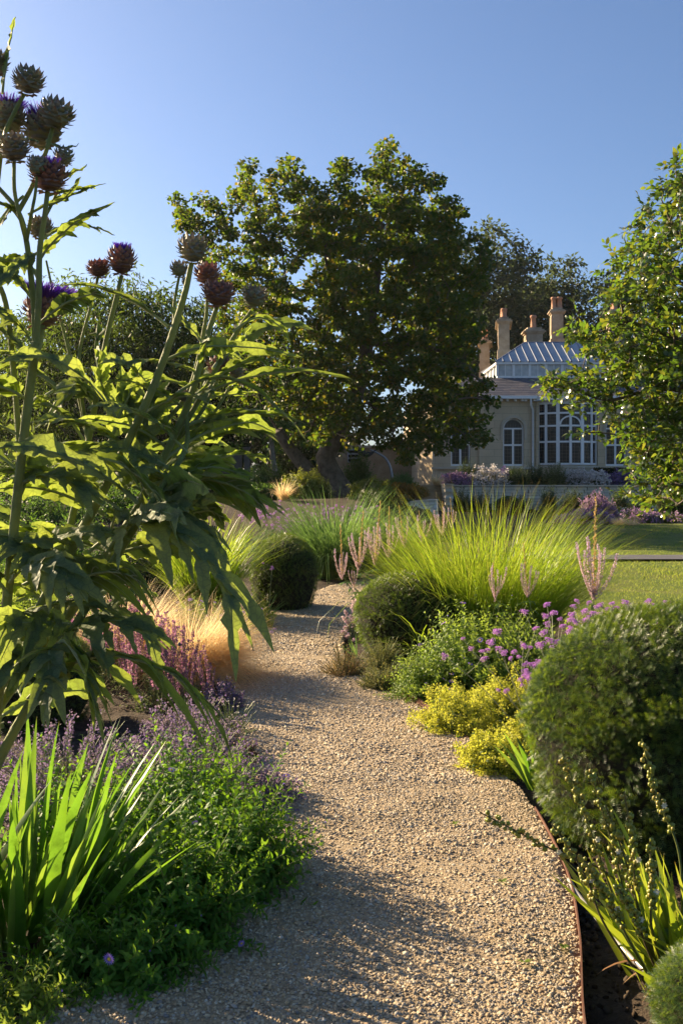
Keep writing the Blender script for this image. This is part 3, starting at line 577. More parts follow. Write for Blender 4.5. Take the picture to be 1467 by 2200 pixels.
for k in range(1, 16):
    xb = V[0][0] + (V[1][0] - V[0][0]) * k / 16; f = min(1.0, (xb - V[0][0]) / (V[4][0] - V[0][0]), (V[1][0] - xb) / (V[1][0] - V[5][0])); seam((xb, V[0][1], V[0][2] + .01), (xb, V[0][1] + (V[4][1] - V[0][1]) * f, V[0][2] + (V[4][2] - V[0][2]) * f + .01))
for p_, q_ in ((0, 4), (1, 5), (3, 4), (4, 5)): seam(V[p_], V[q_])
# chimneys
def chimney(cx_, y, wd, dp, z0, z1, npots, rot, poth, along='y', potr=.16):
    def turn(mb):
        c, s_ = math.cos(rot), math.sin(rot)
        for k in range(len(mb.v)):
            v = mb.v[k].copy(); x_, y_ = v[:, 0].copy(), v[:, 1].copy(); v[:, 0] = cx_ + x_ * c - y_ * s_; v[:, 1] = y + x_ * s_ + y_ * c; mb.v[k] = v
        return mb
    a, b = wd / 2, dp / 2; mb = MB(); mb.box((-a, -b, z0), (a, b, z1)); mb.box((-a - .07, -b - .07, z0 - 3.0), (a + .07, b + .07, z0)); st_ = hpart(turn(mb), 'chimney', M['ochre_chim'])
    mb = MB()
    for (o_, za, zb) in ((.07, z1, z1 + .09), (.16, z1 + .09, z1 + .17), (.08, z1 + .17, z1 + .26), (-.05, z1 + .26, z1 + .38)): mb.box((-a - o_, -b - o_, za), (a + o_, b + o_, zb))
    hpart(turn(mb), 'cap', M['ochre_chim'], st_)
    for side in range(5):
        mb = MB(); yy_ = -b + dp * (side + .5) / 5
        mb.box((-a - .025, yy_ - dp * .07, z0 + .3), (-a - .001, yy_ + dp * .07, z1 - .15)); hpart(turn(mb), 'panel', M['ochre_chim'], st_)
    for k in range(npots):
        f = (k + .5) / npots - .5; px_, py_ = (0, f * dp) if along == 'y' else (f * wd, 0); zb = z1 + .36; poth = poth
        pr = [(potr * 1.1, 0), (potr * 1.1, .1), (potr, .12), (potr * .85, poth * .8), (potr * 1.15, poth * .82), (potr * 1.15, poth * .95), (potr * .95, poth)]
        mb = MB(); n = 12; V_ = []
        for (r_, h_) in pr:
            for j in range(n): V_.append((px_ + r_ * math.cos(j * 2 * math.pi / n), py_ + r_ * math.sin(j * 2 * math.pi / n), zb + h_))
        mb.add(V_, [(i * n + j, i * n + (j + 1) % n, (i + 1) * n + (j + 1) % n, (i + 1) * n + j) for i in range(len(pr) - 1) for j in range(n)]); hpart(turn(mb), 'pot', M['pot'], st_, True)
M['ochre_chim'] = solid('chimney_stone', [(.28,.21,.14),(.37,.29,.20),(.44,.36,.26)], 3, .9, .4, .01, 22)
chimney(hx(1041, 60), 60, .55, 1.7, hz(785, 60), hz(745, 60), 4, -.16, .55)
chimney(hx(1081, 59), 59, .62, 2.9, hz(758, 59), hz(703, 59), 5, -.14, .55)
chimney(hx(1145, 60), 60, .95, .95, hz(742, 60), hz(719, 60), 1, .0, .8, potr=.17)
chimney(hx(1195, 63), 63, .72, .9, hz(730, 63), hz(676, 63), 2, -.1, .75, 'x')
chimney(hx(1318, 63), 63, .72, 1.2, hz(730, 63), hz(680, 63), 2, -.1, .7)
mb = MB(); mb.box((hx(1020, 58), 58.5, RZ1 - .2), (hx(1500, 58), 62, RZ1 + .35)); hpart(mb, 'parapet', M['limestone'])
# ochre outbuilding behind the tree
ob = thing('outbuilding', 'ochre stone outbuilding wall behind the big maple', 'building', (hx(830, 56), 56, 1.4))
mb = MB(); mb.box((hx(776, 56) - hx(830, 56), 0, 0), (hx(896, 56) - hx(830, 56), 4, hz(962, 56) - 1.4)); mb.obj('wall', M['ochre_stone'], ob, False)
mb = MB(); mb.box((hx(700, 57) - hx(830, 56), .5, 0), (hx(775, 57) - hx(830, 56), 4, hz(930, 57) - 1.4)); mb.obj('wall', M['ochre_stone'], ob, False)
mb = MB(); x0_ = hx(746, 57) - hx(830, 56); x1_ = hx(775, 57) - hx(830, 56); mb.box((x0_, .38, hz(994, 57) - 1.4), (x1_, .5, hz(965, 57) - 1.4)); wn = mb.obj('window', M['lead'], ob, False)
for k in range(3):
    zb = hz(992 - k * 9, 57) - 1.4; mb = MB(); mb.box((x0_ + .06, .36, zb), (x1_ - .06, .375, zb + .15)); mb.obj('pane', M['glass'], wn, False)
mb = MB(); mb.box((hx(770, 56) - hx(830, 56), -.15, hz(962, 56) - 1.4), (hx(900, 56) - hx(830, 56), 4.1, hz(957, 56) - 1.4)); mb.obj('coping', M['limestone'], ob, False)

# ------------------------------------------------------------------ terrace wall, steps, flank wall, gate, sculpture
TW = 45.6; tx0 = hx(953, TW); tx1 = hx(1500, TW); tz1 = 1.44; tz0 = .28
tw = thing('terrace_wall', 'low cream stone retaining wall in front of the house', 'wall', (tx0, TW, tz0))
mb = MB(); mb.box((0, .12, -.1), (tx1 - tx0, .6, tz1 - tz0 - .06)); mb.obj('backing', M['soil'], tw, False)
M['wallstone'] = island('wall_stone', [(0,(.56,.50,.38)),(.4,(.68,.62,.50)),(.75,(.62,.54,.40)),(1,(.74,.69,.58))], .9, .2, .4, 14, .02)
def stone_mesh(seed):
    r = RNG(seed); b = np.array([(a, c, d) for d in (0, 1) for c in (0, 1) for a in (0, 1)], float); mb = MB(); b = (b - .5) * [.96, 1, .90] + r.normal(0, .03, (8, 3)); mb.add(b, [(0, 1, 3, 2)[::-1], (4, 5, 7, 6), (0, 1, 5, 4), (1, 3, 7, 5), (3, 2, 6, 7), (2, 0, 4, 6)]); return mb.mesh('stone', M['wallstone'], False)
SM = [stone_mesh(40 + k) for k in range(6)]
rng = RNG(21); rows_ = 8; rh = (tz1 - tz0 - .07) / rows_
for j in range(rows_):
    xx = -.1 * rng.random(); 
    while xx < tx1 - tx0 - .1:
        ln = .30 + .34 * rng.random(); o = link('stone', SM[int(rng.integers(6))], tw); o.location = (xx + ln / 2, .09 + rng.normal(0, .012), rh * (j + .5)); o.scale = (ln, .16, rh); xx += ln + .012
mb = MB(); mb.box((-.1, -.09, tz1 - tz0 - .055), (tx1 - tx0, .62, tz1 - tz0 + .02)); mb.obj('coping', M['limestone'], tw, False)
# wall end that runs forward beside the steps
mb = MB(); sx = hx(955, 43); 
st = thing('stone_steps', 'weathered stone steps climbing to the house terrace', 'steps', (hx(928, 43.5), 42.4, .35))
nst = 7
for k in range(nst):
    mb = MB(); z1 = (1.44 - .35) * (k + 1) / nst; mb.box((-.55, k * .36 + .0, z1 - .155), (.50, k * .36 + .42, z1)); mb.obj('step', M['stepstone'] if 'stepstone' in M else M.setdefault('stepstone', solid('step_stone', [(.30,.22,.12),(.42,.33,.2)], 3, .9, .4, .01, 20)), st, False)
cw = thing('flank_wall', 'short stone cheek wall on the right of the steps', 'wall', (hx(957, 43.5), 42.4, .3))
for j in range(8):
    for k in range(7):
        o = link('stone', SM[(j * 3 + k) % 6], cw); o.location = (.05, .25 + k * .44 + (.2 if j % 2 else 0), .07 + j * .145); o.scale = (.35, .43, .14)
mb = MB(); mb.box((-.16, 0, 1.165), (.26, 3.3, 1.215)); mb.obj('coping', M['limestone'], cw, False)
lw = thing('low_wall', 'low pale stone wall with sloping coping left of the steps', 'wall', (0, 0, 0))
pts = [P(818, 1112, 31.0), P(868, 1080, 33.5), P(932, 1072, 37.5)]; pl = spline(pts, 14); mbs = MB()
for a_, b_ in zip(pl[:-1], pl[1:]):
    d_ = b_ - a_; L_ = np.linalg.norm(d_[:2]); an_ = math.atan2(d_[1], d_[0])
    for j in range(7):
        o = link('stone', SM[(j * 5 + int(a_[1] * 7)) % 6], lw); m_ = (a_ + b_) / 2; o.location = (m_[0], m_[1], m_[2] - .12 - j * .14); o.scale = (L_ * .97, .3, .14); o.rotation_euler = (0, 0, an_)
V = []
for q in pl: V += [q + [-.10, .22, 0], q + [.14, -.24, 0], q + [.14, -.24, -.055], q + [-.10, .22, -.055]]
mb = MB(); mb.add(np.array(V), [(i * 4 + k, (i + 1) * 4 + k, (i + 1) * 4 + (k + 1) % 4, i * 4 + (k + 1) % 4) for i in range(len(pl) - 1) for k in range(4)]); mb.obj('coping', M['limestone'], lw, False)
gt = thing('garden_gate', 'grey boarded wooden gate with posts under dark trees', 'gate', P(498, 1045, 40))
for k in range(9): mb = MB(); mb.box((-.62 + k * .115, 0, 0), (-.62 + k * .115 + .105, .04, 1.32 + .03 * (k % 2))); mb.obj('board', M['grey_wood'], gt, False)
for xq in (-.75, .50): mb = MB(); mb.box((xq, -.08, -.1), (xq + .22, .14, 1.5)); mb.box((xq - .04, -.12, 1.5), (xq + .26, .18, 1.58)); mb.obj('post', M['grey_wood'], gt, False)
for zq in (.25, 1.0): mb = MB(); mb.box((-.6, -.045, zq), (.42, -.003, zq + .1)); mb.obj('rail', M['grey_wood'], gt, False)
fn = thing('board_fence', 'grey boarded fence running left from the garden gate', 'fence', P(420, 1050, 41))
for k in range(60): mb = MB(); mb.box((-6.5 + k * .125, 0, -.2), (-6.5 + k * .125 + .115, .03, 1.3 + .02 * (k % 3))); mb.obj('board', M['grey_wood'], fn, False)
sc = thing('sculpture', 'curved pale metal arm sculpture in front of the ochre wall', 'sculpture', P(842, 1026, 46))
b_ = P(842, 1026, 46); pts = [P(842, 1026, 46) - b_, P(838, 1004, 46) - b_, P(828, 985, 46) - b_, P(812, 974, 46) - b_, P(795, 966, 46) - b_]
mb = MB(); tube(mb, spline(pts, 16), np.linspace(.07, .04, 16), 10); mb.obj('arm', M['metal'], sc)
pts = [P(768, 958, 46) - b_, P(775, 972, 46) - b_, P(792, 976, 46) - b_, P(808, 966, 46) - b_]
mb = MB(); q = spline(pts, 10); tube(mb, q, [.02, .08, .13, .15, .15, .14, .12, .09, .05, .02], 10); mb.obj('hood', M['darkiron'], sc)
# ------------------------------------------------------------------ trees
def in_poly(px, py, poly):
    poly = np.asarray(poly, float); x0, y0 = poly[:, 0], poly[:, 1]; x1, y1 = np.roll(x0, -1), np.roll(y0, -1); ins = np.zeros(len(px), bool)
    for a, b, c, d in zip(x0, y0, x1, y1):
        hit = ((b > py) != (d > py)) & (px < (c - a) * (py - b) / (d - b + 1e-12) + a); ins ^= hit
    return ins
def grow(trunks, centers, rng, steps=4, tip=.010, pw=2.35, sag=.10, up=.25):
    """Branch skeleton: every crown clump is reached from the nearest limb. Returns nodes, parents and radii."""
    N = []; par = []
    for tr in trunks:
        pts, start = tr
        pr = start if start is None else int(np.argmin(np.linalg.norm(np.array(N) - pts[0], axis=1)))
        for k, p in enumerate(pts):
            if k == 0 and pr is not None: last = pr; continue
            N.append(p); par.append(-1 if (k == 0) else (last if k else -1)); last = len(N) - 1
    N = [np.array(q) for q in N]; ntr = len(N)
    root = np.array(N[0]); order = np.argsort(np.min(np.linalg.norm(centers[:, None] - np.array(N)[None], axis=2), axis=1))
    arr = np.zeros((ntr + len(centers) * steps, 3)); arr[:ntr] = N; cnt = ntr; par = par + [0] * (len(arr) - ntr); tips = []
    for ci in order:
        c = centers[ci]; d = c - arr[:cnt]; dist = np.linalg.norm(d, axis=1); cost = dist + 1.1 * np.maximum(0, arr[:cnt, 2] - c[2] + .12 * dist) + .03 * np.linalg.norm(arr[:cnt] - root, axis=1) * 0
        k = int(np.argmin(cost)); a = arr[k]; last = k; L = dist[k]
        for s in range(1, steps + 1):
            f = s / steps; q = a + (c - a) * f + np.array([0, 0, up * L * math.sin(math.pi * f) * .5]) + rng.normal(0, .035 * L, 3) * (f < 1)
            arr[cnt] = q; par[cnt] = last; last = cnt; cnt += 1
        tips.append(last)
    par = np.array(par[:cnt]); arr = arr[:cnt]; r = np.zeros(cnt); ch = np.bincount(par[par >= 0], minlength=cnt); r[ch == 0] = tip ** pw
    for i in range(cnt - 1, -1, -1):
        if par[i] >= 0: r[par[i]] += r[i]
    return arr, par, r ** (1 / pw)
def limbs(mb, arr, par, r, rmax=9, n=6, m=0):
    k = np.where(par >= 0)[0]; r0 = np.minimum(r[par[k]], rmax); r1 = np.minimum(r[k], rmax); r0 = np.minimum(r0, r1 * 1.6 + .004)
    tubes(mb, arr[par[k]], arr[k], r0, r1, n, m)
def clump_leaves(mb, centers, rad, count, tmpl, size, rng, droop=.5, flat=.7, wid=1.0, m=0, hang=.6):
    idx = np.repeat(np.arange(len(centers)), count); n = len(idx)
    d = nrm(rng.normal(size=(n, 3))); rr = rad[idx] * (rng.random(n) ** .5); off = d * rr[:, None] * [1, 1, flat]
    pos = centers[idx] + off
    ax = d * .7 + rng.normal(0, .6, (n, 3)); ax[:, 2] -= hang; up = rng.normal(0, droop, (n, 3)) + [0, 0, 1]
    scatter(mb, tmpl[0], tmpl[1], pos, ax, up, size * (.65 + .6 * rng.random(n)), wid, m=m)
    return pos, idx

def sprays(ml, mt, centers, ntw, L, per, leaf, rng, wid=.6, droop=.1):
    """Leafy sprays: short twigs that leave every clump centre, leaves set alternately along them."""
    c = np.repeat(centers, ntw, 0); n = len(c); d = nrm(rng.normal(size=(n, 3)) * [1, .8, .7] + [-.35, 0, .15]); ln = L * (.6 + .7 * rng.random(n)); e = c + d * ln[:, None] + [0, 0, -droop * L]
    tubes(mt, c, e, .0035, .0015, 3); s = (np.arange(per) + .6) / per; k = np.arange(per)
    pos = c[:, None] + (e - c)[:, None] * s[None, :, None]; sd_ = nrm(np.cross(d, rng.normal(0, .5, (n, 3)) + [0, 0, 1.0])); sg = np.where(k % 2 == 0, 1.0, -1.0)
    ax = d[:, None] * .75 + sd_[:, None] * sg[None, :, None] * np.where(k == per - 1, .1, .8)[None, :, None] + rng.normal(0, .22, (n, per, 3)); up = np.cross(sd_, d)[:, None] + rng.normal(0, .35, (n, per, 3))
    scatter(ml, LEAF6[0], LEAF6[1], pos.reshape(-1, 3), ax.reshape(-1, 3), up.reshape(-1, 3), leaf * (.55 + .65 * rng.random(n * per)), wid)
def apart(c, gap, most):
    keep = np.zeros((most, 3)); k = 0
    for q in c:
        if k == 0 or np.min(np.sum((keep[:k] - q) ** 2, axis=1)) > gap * gap:
            keep[k] = q; k += 1
            if k == most: break
    return keep[:k]
# the big maple
rng = RNG(5); TY = 32.0
poly = [(372,440),(420,392),(470,432),(530,365),(600,345),(672,372),(715,440),(735,372),(785,395),(808,330),(872,338),(892,392),(945,412),(972,470),(995,515),(1020,580),(1032,650),(1010,720),(1002,780),(1030,860),(1050,900),(1046,948),(1000,970),(940,968),(890,992),(850,980),(800,950),(740,955),(690,965),(640,940),(590,900),(520,850),(478,750),(490,650),(440,560),(398,500)]
n = 9000; px = rng.uniform(370, 1075, n); py = rng.uniform(328, 1005, n); ok = in_poly(px, py, poly)
keep = np.where(px < 560, .55, np.where(px < 680, .6, 1.0)) * np.where((py < 470), .85, 1.0) * np.where((py > 850) & (px < 800), .75, 1.0); ok &= rng.random(n) < keep
px, py = px[ok], py[ok]; ex = np.sqrt(np.clip(1 - ((px - 790) / 330) ** 2 * .8 - ((py - 700) / 360) ** 2 * .75, .06, 1)); dep = rng.uniform(-1, 1, len(px)); dep = np.sign(dep) * np.abs(dep) ** .7
cen = np.stack([(px - CX) / F * TY, np.full(len(px), TY) + dep * ex * 3.9, EYE - (py - HZ) / F * TY], -1)
cen = apart(cen, .45, 800)                                           # keep the clumps apart
base = P(728, 1064, TY)
def tp(l): return spline([P(a, b, c) for a, b, c in l], 14)
tA = tp([(728,1066,TY),(690,1040,TY),(640,985,TY - .2),(600,930,TY - .5),(560,860,TY - .8),(520,770,TY - 1)])
tB = tp([(742,1066,TY + .1),(712,1020,TY + .1),(700,975,TY + .1),(735,920,TY),(765,850,TY + .3),(785,760,TY + .3),(800,660,TY + .2),(815,540,TY),(825,430,TY)])
tC = tp([(765,850,TY + .3),(830,770,TY + 1),(900,690,TY + 1.2),(950,600,TY + 1)])
tD = tp([(735,920,TY),(690,850,TY - 1),(640,760,TY - 1.5),(620,640,TY - 1.2),(600,500,TY - .8)])
tE = tp([(785,760,TY + .3),(730,650,TY - .8),(700,560,TY - 1),(690,450,TY - .8)])
tF = tp([(790,740,TY + .3),(880,740,TY - 1.6),(960,760,TY - 2),(1020,800,TY - 2)])
arr, par, r = grow([(tA, None), (tB, None), (tC, 1), (tD, 1), (tE, 1), (tF, 1)], cen, rng, 4, .011, 2.25)
tree = thing('maple_tree', 'big spreading maple with forked leaning trunk in the middle distance', 'tree', base)
mb = MB(); k = np.where(par >= 0)[0]; 
limbs(mb, arr - base, par, r * .95, .30, 5)
tube(mb, tA[:9] - base, np.linspace(.30, .17, 9), 12); tube(mb, tB[:12] - base, np.linspace(.40, .14, 12), 12)
mb.obj('trunk', M['bark'], tree)
mb = MB(); rd = .20 + .26 * rng.random(len(cen)); cn = (rd ** 2 * 520 + 18).astype(int)
clump_leaves(mb, cen - base, rd, cn, MAPLE, .120, rng, .55, .6, .95, hang=.35)
mid = arr[(r < .03) & (par >= 0)]; mid = mid[rng.random(len(mid)) < .4]; clump_leaves(mb, mid - base, np.full(len(mid), .32), np.full(len(mid), 13), MAPLE, .115, rng, .55, .7, .95, hang=.3)
mb.obj('crown', M['maple'], tree, True, 'stuff')

# the glossy tree that leans in from the right
rng = RNG(8); TY = 11.5
poly = [(1400,352),(1430,375),(1500,340),(1620,330),(1720,500),(1750,800),(1700,1000),(1560,1075),(1440,1078),(1385,1085),(1352,1090),(1362,1050),(1395,1015),(1375,985),(1310,960),(1280,935),(1228,925),(1250,905),(1330,900),(1345,880),(1250,868),(1190,860),(1135,815),(1150,795),(1230,800),(1290,790),(1195,720),(1205,690),(1275,690),(1300,650),(1285,615),(1330,590),(1312,530),(1350,520),(1395,525),(1392,470),(1382,430)]
n = 12000; px = rng.uniform(1135, 1750, n); py = rng.uniform(335, 1090, n); ok = in_poly(px, py, poly); px, py = px[ok] + 22, py[ok]
dep = rng.normal(0, .55, len(px)) * np.clip((px - 1100) / 260, .35, 2.0)
cen = np.stack([(px - CX) / F * TY, TY + dep, EYE - (py - HZ) / F * TY], -1); cen = apart(cen, .155, 900); g0 = np.array([5.0, 11.9, terrain(5.0, 11.9)]); base = g0
t1 = spline([g0, g0 + [.05, 0, 1.0], g0 + [-.05, -.05, 2.2], g0 + [.1, 0, 3.6], g0 + [0, 0, 5.2]], 16)
t2 = spline([g0 + [-.05, -.05, 2.0], P(1500, 850, TY), P(1400, 838, TY - .1), P(1310, 860, TY - .1), P(1250, 845, TY - .1)], 16)
t3 = spline([g0 + [0, 0, 2.8], P(1480, 740, TY), P(1380, 700, TY), P(1300, 680, TY)], 12)
t4 = spline([g0 + [0, 0, 1.2], P(1500, 960, TY), P(1440, 1000, TY), P(1400, 1050, TY)], 12)
t5 = spline([g0 + [.1, 0, 3.4], P(1470, 520, TY), P(1420, 430, TY)], 12)
arr, par, r = grow([(t1, None), (t2, 1), (t3, 1), (t4, 1), (t5, 1)], cen, rng, 3, .005, 2.3)
tree = thing('overhanging_tree', 'glossy leaved tree whose boughs reach in from the right edge', 'tree', base)
mb = MB(); limbs(mb, arr - base, par, r, .14, 4); tube(mb, t1 - base, np.linspace(.15, .05, 16), 10); mb.obj('trunk', M['bark'], tree)
mb = MB(); mt = MB(); sprays(mb, mt, cen - base, 4, .20, 7, .088, rng, .58); mt.obj('twigs', M['twig'], tree)
mid = arr[(r < .02) & (par >= 0)]; clump_leaves(mb, mid - base, np.full(len(mid), .10), np.full(len(mid), 2), LEAF6, .075, rng, .7, .9, .62, hang=-.1)
mb.obj('crown', M['glossleaf'], tree, True, 'stuff')

# trees of the background: each its own crown and trunk
def back_tree(name, label, x, y, z0, H, W, D, mat, leaf, ncl, per, rad, seed, tmpl=LEAF2, hang=.5, wid=.6, gap=.5, bare=.18, group='trees behind the garden', lean=0, bark='bark'):
    rng = RNG(seed); n = ncl * 6; d = nrm(rng.normal(size=(n, 3))); q = d * (rng.random((n, 1)) ** .33) * [W / 2, D / 2, H * (1 - bare) / 2]; q[:, 2] += H * (bare + (1 - bare) / 2)
    lump = 1 + .22 * vnoise(d[:, 0] * 2 + seed, d[:, 2] * 2 + 9, 1.6, seed); q[:, :2] *= lump[:, None]; cen = apart(q, gap, ncl) + [lean, 0, 0]; g = np.zeros(3)
    tr = [(spline([g, [lean * .3, 0, H * .25], [lean * .6, .2, H * .5], [lean, 0, H * .85]], 10), None)]
    arr, par, r = grow(tr, cen, rng, 3, .015, 2.2)
    t_ = thing(name, label, 'tree', (x, y, z0), group); mb = MB(); limbs(mb, arr, par, r, H * .035, 4); mb.obj('trunk', M[bark], t_)
    mb = MB(); rd = rad * (.7 + .6 * rng.random(len(cen))); clump_leaves(mb, cen, rd, np.full(len(cen), per), tmpl, leaf, rng, .6, .75, wid, hang=hang); mb.obj('crown', M[mat], t_, True, 'stuff'); return t_
gx = lambda px, Y: (px - CX) / F * Y
back_tree('willow_tree', 'feathery willow rising behind the cardoon at the left', gx(205, 40), 40, 1.3, 8.8, 7.0, 5, 'willow', .29, 130, 88, .85, 31, LEAF2, .9, .28)
back_tree('willow_tree', 'rounder willow between the cardoon heads and the maple', gx(350, 42), 42, 1.3, 8.6, 6.6, 5, 'willow', .29, 130, 88, .85, 32, LEAF2, .9, .28)
back_tree('willow_tree', 'lowest willow at the left edge of the picture', gx(40, 44), 44, 1.3, 8.2, 7.0, 5, 'willow', .29, 120, 88, .85, 33, LEAF2, .9, .28)
back_tree('evergreen_tree', 'dark evergreen close behind the maple on its left', gx(500, 47), 47, 1.4, 8.0, 5.0, 4, 'darkleaf', .29, 120, 62, .8, 34, LEAF2, .3, .5, bare=.05)
back_tree('evergreen_tree', 'dark evergreen hidden low behind the maple trunk', gx(625, 50), 50, 1.4, 6.5, 5.0, 4, 'darkleaf', .29, 100, 62, .8, 35, LEAF2, .3, .5, bare=.03)
back_tree('evergreen_tree', 'dark evergreen shadowing the board fence', gx(400, 48), 48, 1.4, 6.5, 5.5, 4, 'darkleaf', .29, 100, 62, .8, 36, LEAF2, .3, .5, bare=.03)
back_tree('evergreen_tree', 'dark evergreen low behind the cardoon stems', gx(120, 50), 50, 1.4, 7.5, 9.0, 4, 'darkleaf', .29, 130, 62, .9, 39, LEAF2, .3, .5, bare=.03)
back_tree('evergreen_tree', 'dark evergreen added behind the outbuilding to shade the house wall, mostly hidden by the maple', -3.6, 58.5, 1.4, 9.5, 6.0, 5, 'darkleaf', .29, 130, 62, .9, 47, LEAF2, .3, .5, bare=.05)  # added tree: keeps direct sun off the left return wall of the house
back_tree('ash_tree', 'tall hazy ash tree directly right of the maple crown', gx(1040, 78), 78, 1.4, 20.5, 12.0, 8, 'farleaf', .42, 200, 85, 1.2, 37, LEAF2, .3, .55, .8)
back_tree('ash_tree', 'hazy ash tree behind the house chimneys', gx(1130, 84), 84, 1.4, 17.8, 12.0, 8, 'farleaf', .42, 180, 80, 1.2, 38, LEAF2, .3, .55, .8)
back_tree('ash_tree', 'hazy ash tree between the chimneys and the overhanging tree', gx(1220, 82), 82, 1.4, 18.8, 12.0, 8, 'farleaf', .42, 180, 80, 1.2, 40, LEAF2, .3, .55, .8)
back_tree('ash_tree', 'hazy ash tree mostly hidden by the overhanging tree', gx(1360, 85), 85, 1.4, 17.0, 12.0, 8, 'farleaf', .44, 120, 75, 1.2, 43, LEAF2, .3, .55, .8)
mb = MB(); b_ = P(592, 1012, 41); pts = [P(592, 1012, 41) - b_ - [0, 0, .2], P(586, 985, 41) - b_, P(584, 950, 41) - b_, P(588, 900, 41) - b_]
t_ = thing('birch_tree', 'slim pale trunked birch left of the maple trunk', 'tree', b_); tube(mb, spline(pts, 10), np.linspace(.13, .08, 10), 8); mb.obj('trunk', M['palebark'], t_)
rng = RNG(51); mb = MB(); cen = P(588, 880, 41) - b_ + rng.normal(0, 1, (30, 3)) * [1.0, .8, .9]; clump_leaves(mb, cen, np.full(30, .6), np.full(30, 90), LEAF2, .2, rng, .6, .8, .6); mb.obj('crown', M['midleaf'], t_, True, 'stuff')

# ------------------------------------------------------------------ shrubs and border plants: generators
def mound_stems(c, rx, ry, h, n, rng, spread=.35, top=.15, seg=6, jit=.16, arch=.75, lean=(0, 0)):
    """Stems that fan out from a plant's foot to a domed surface; N x seg+1 points."""
    az = rng.random(n) * 6.283; ct = rng.random(n) * (1 - top * .2); st = np.sqrt(1 - ct ** 2); rr = 1 + rng.normal(0, jit, n); rr *= np.where(rng.random(n) < .25, .75, 1)
    tip = np.stack([rx * np.cos(az) * st * rr + lean[0] * ct, ry * np.sin(az) * st * rr + lean[1] * ct, np.maximum(h * ct * rr, .04 * h)], -1)
    foot = tip * [spread, spread, 0] + rng.normal(0, .03 * max(rx, ry), (n, 3)) * [1, 1, 0]
    ctl = foot * .6 + tip * [.4, .4, 0]; ctl[:, 2] = tip[:, 2] * arch
    s = np.linspace(0, 1, seg + 1)[None, :, None]; p = foot[:, None] * (1 - s) ** 2 + 2 * ctl[:, None] * s * (1 - s) + tip[:, None] * s * s
    return p + np.asarray(c)
def stem_mesh(mb, p, r, m=0, n=3):
    a = p[:, :-1].reshape(-1, 3); b = p[:, 1:].reshape(-1, 3); tubes(mb, a, b, r, r * .8, n, m)
def stem_at(p, s):
    """Points and tangents on stems at s (N x k)."""
    seg = p.shape[1] - 1; u = np.clip(s, 0, .9999) * seg; i = u.astype(int); f = (u - i)[..., None]; k = np.arange(len(p))[:, None]
    return p[k, i] * (1 - f) + p[k, i + 1] * f, nrm(p[k, i + 1] - p[k, i])
def stem_leaves(mb, p, k, s0, s1, L, wid, tmpl, rng, out=.9, tan=.6, shrink=.55, m=0, droop=0):
    N = len(p); s = s0 + (s1 - s0) * (np.arange(k) + rng.random((N, k))) / k; q, tg = stem_at(p, s); an = np.arange(k) * 2.4 + rng.random((N, 1)) * 6.28 + rng.normal(0, .3, (N, k))
    h = np.where(np.abs(tg[..., 2:3]) > .95, [1.0, 0, 0], [0, 0, 1.0]); u = nrm(np.cross(tg, h)); v = np.cross(tg, u); d = u * np.cos(an)[..., None] + v * np.sin(an)[..., None]
    ax = d * out + tg * tan + [0, 0, -droop]; sz = L * (1 - shrink * (s - s0) / (s1 - s0 + 1e-9)) * (.7 + .5 * rng.random((N, k)))
    scatter(mb, tmpl[0], tmpl[1], q.reshape(-1, 3), ax.reshape(-1, 3), tg.reshape(-1, 3) + rng.normal(0, .15, (N * k, 3)), sz.ravel(), wid, m=m)
def stem_florets(mb, p, k, s0, s1, size, rng, rad=.006, m=0, tmpl=LEAF2, wid=1.0):
    N = len(p); s = s0 + (s1 - s0) * rng.random((N, k)); q, tg = stem_at(p, s); d = nrm(rng.normal(size=(N * k, 3)))
    scatter(mb, tmpl[0], tmpl[1], q.reshape(-1, 3) + d * rad * rng.random((N * k, 1)), d + tg.reshape(-1, 3) * .4, rng.normal(size=(N * k, 3)), size * (.6 + .7 * rng.random(N * k)), wid, m=m)
def plant(name, label, cat, x, y, group=None, z=None):
    return thing(name, label, cat, (x, y, float(ground_z(np.array(x), np.array(y))) + .01 if z is None else z), group)
def mound(name, label, cat, x, y, rx, ry, h, n, leaf, mat, k=16, wid=.35, tmpl=LEAF2, seed=0, stem='stem', flo=None, group=None, z=None, s0=.25, out=.9, tan=.6, jit=.14, arch=.75, spread=.35, lean=(0, 0), sr=.0018, seg=6, floname='blossom'):
    """A leafy mound: foliage, and blossom along the stem tips where FLO = (material, per stem, from, to, size, radius, share)."""
    rng = RNG(seed + 1000); t_ = plant(name, label, cat, x, y, group, z); p = mound_stems((0, 0, 0), rx, ry, h, n, rng, spread, jit=jit, arch=arch, lean=lean, seg=seg)
    mb = MB(); stem_leaves(mb, p, k, s0, 1, leaf, wid, tmpl, rng, out, tan); stem_mesh(mb, p[:, ::2], sr, 1); mb.obj('foliage', [M[mat], M[stem]], t_, True, 'stuff')
    if flo:
        fm, per, a, b, sz, rd, share = flo; pf = p[rng.random(n) < share]; mb = MB(); stem_florets(mb, pf, per, a, b, sz, rng, rd); mb.obj(floname, M[fm], t_, True, 'stuff')
    return t_, p, rng
def daisy_mesh():
    mb = MB(); n = 16; a = np.arange(n) * 2 * np.pi / n; d = np.stack([np.cos(a), np.sin(a), np.full(n, .12)], -1); scatter(mb, LEAF2[0], LEAF2[1], d * .22, d, np.tile([0, 0, 1.0], (n, 1)), .78, .26)
    ball(mb, (0, 0, .06), (.26, .26, .13), 10, 6, 1); return mb.mesh('flower', [M['daisy'], M['daisyeye']])
DAISY = daisy_mesh()
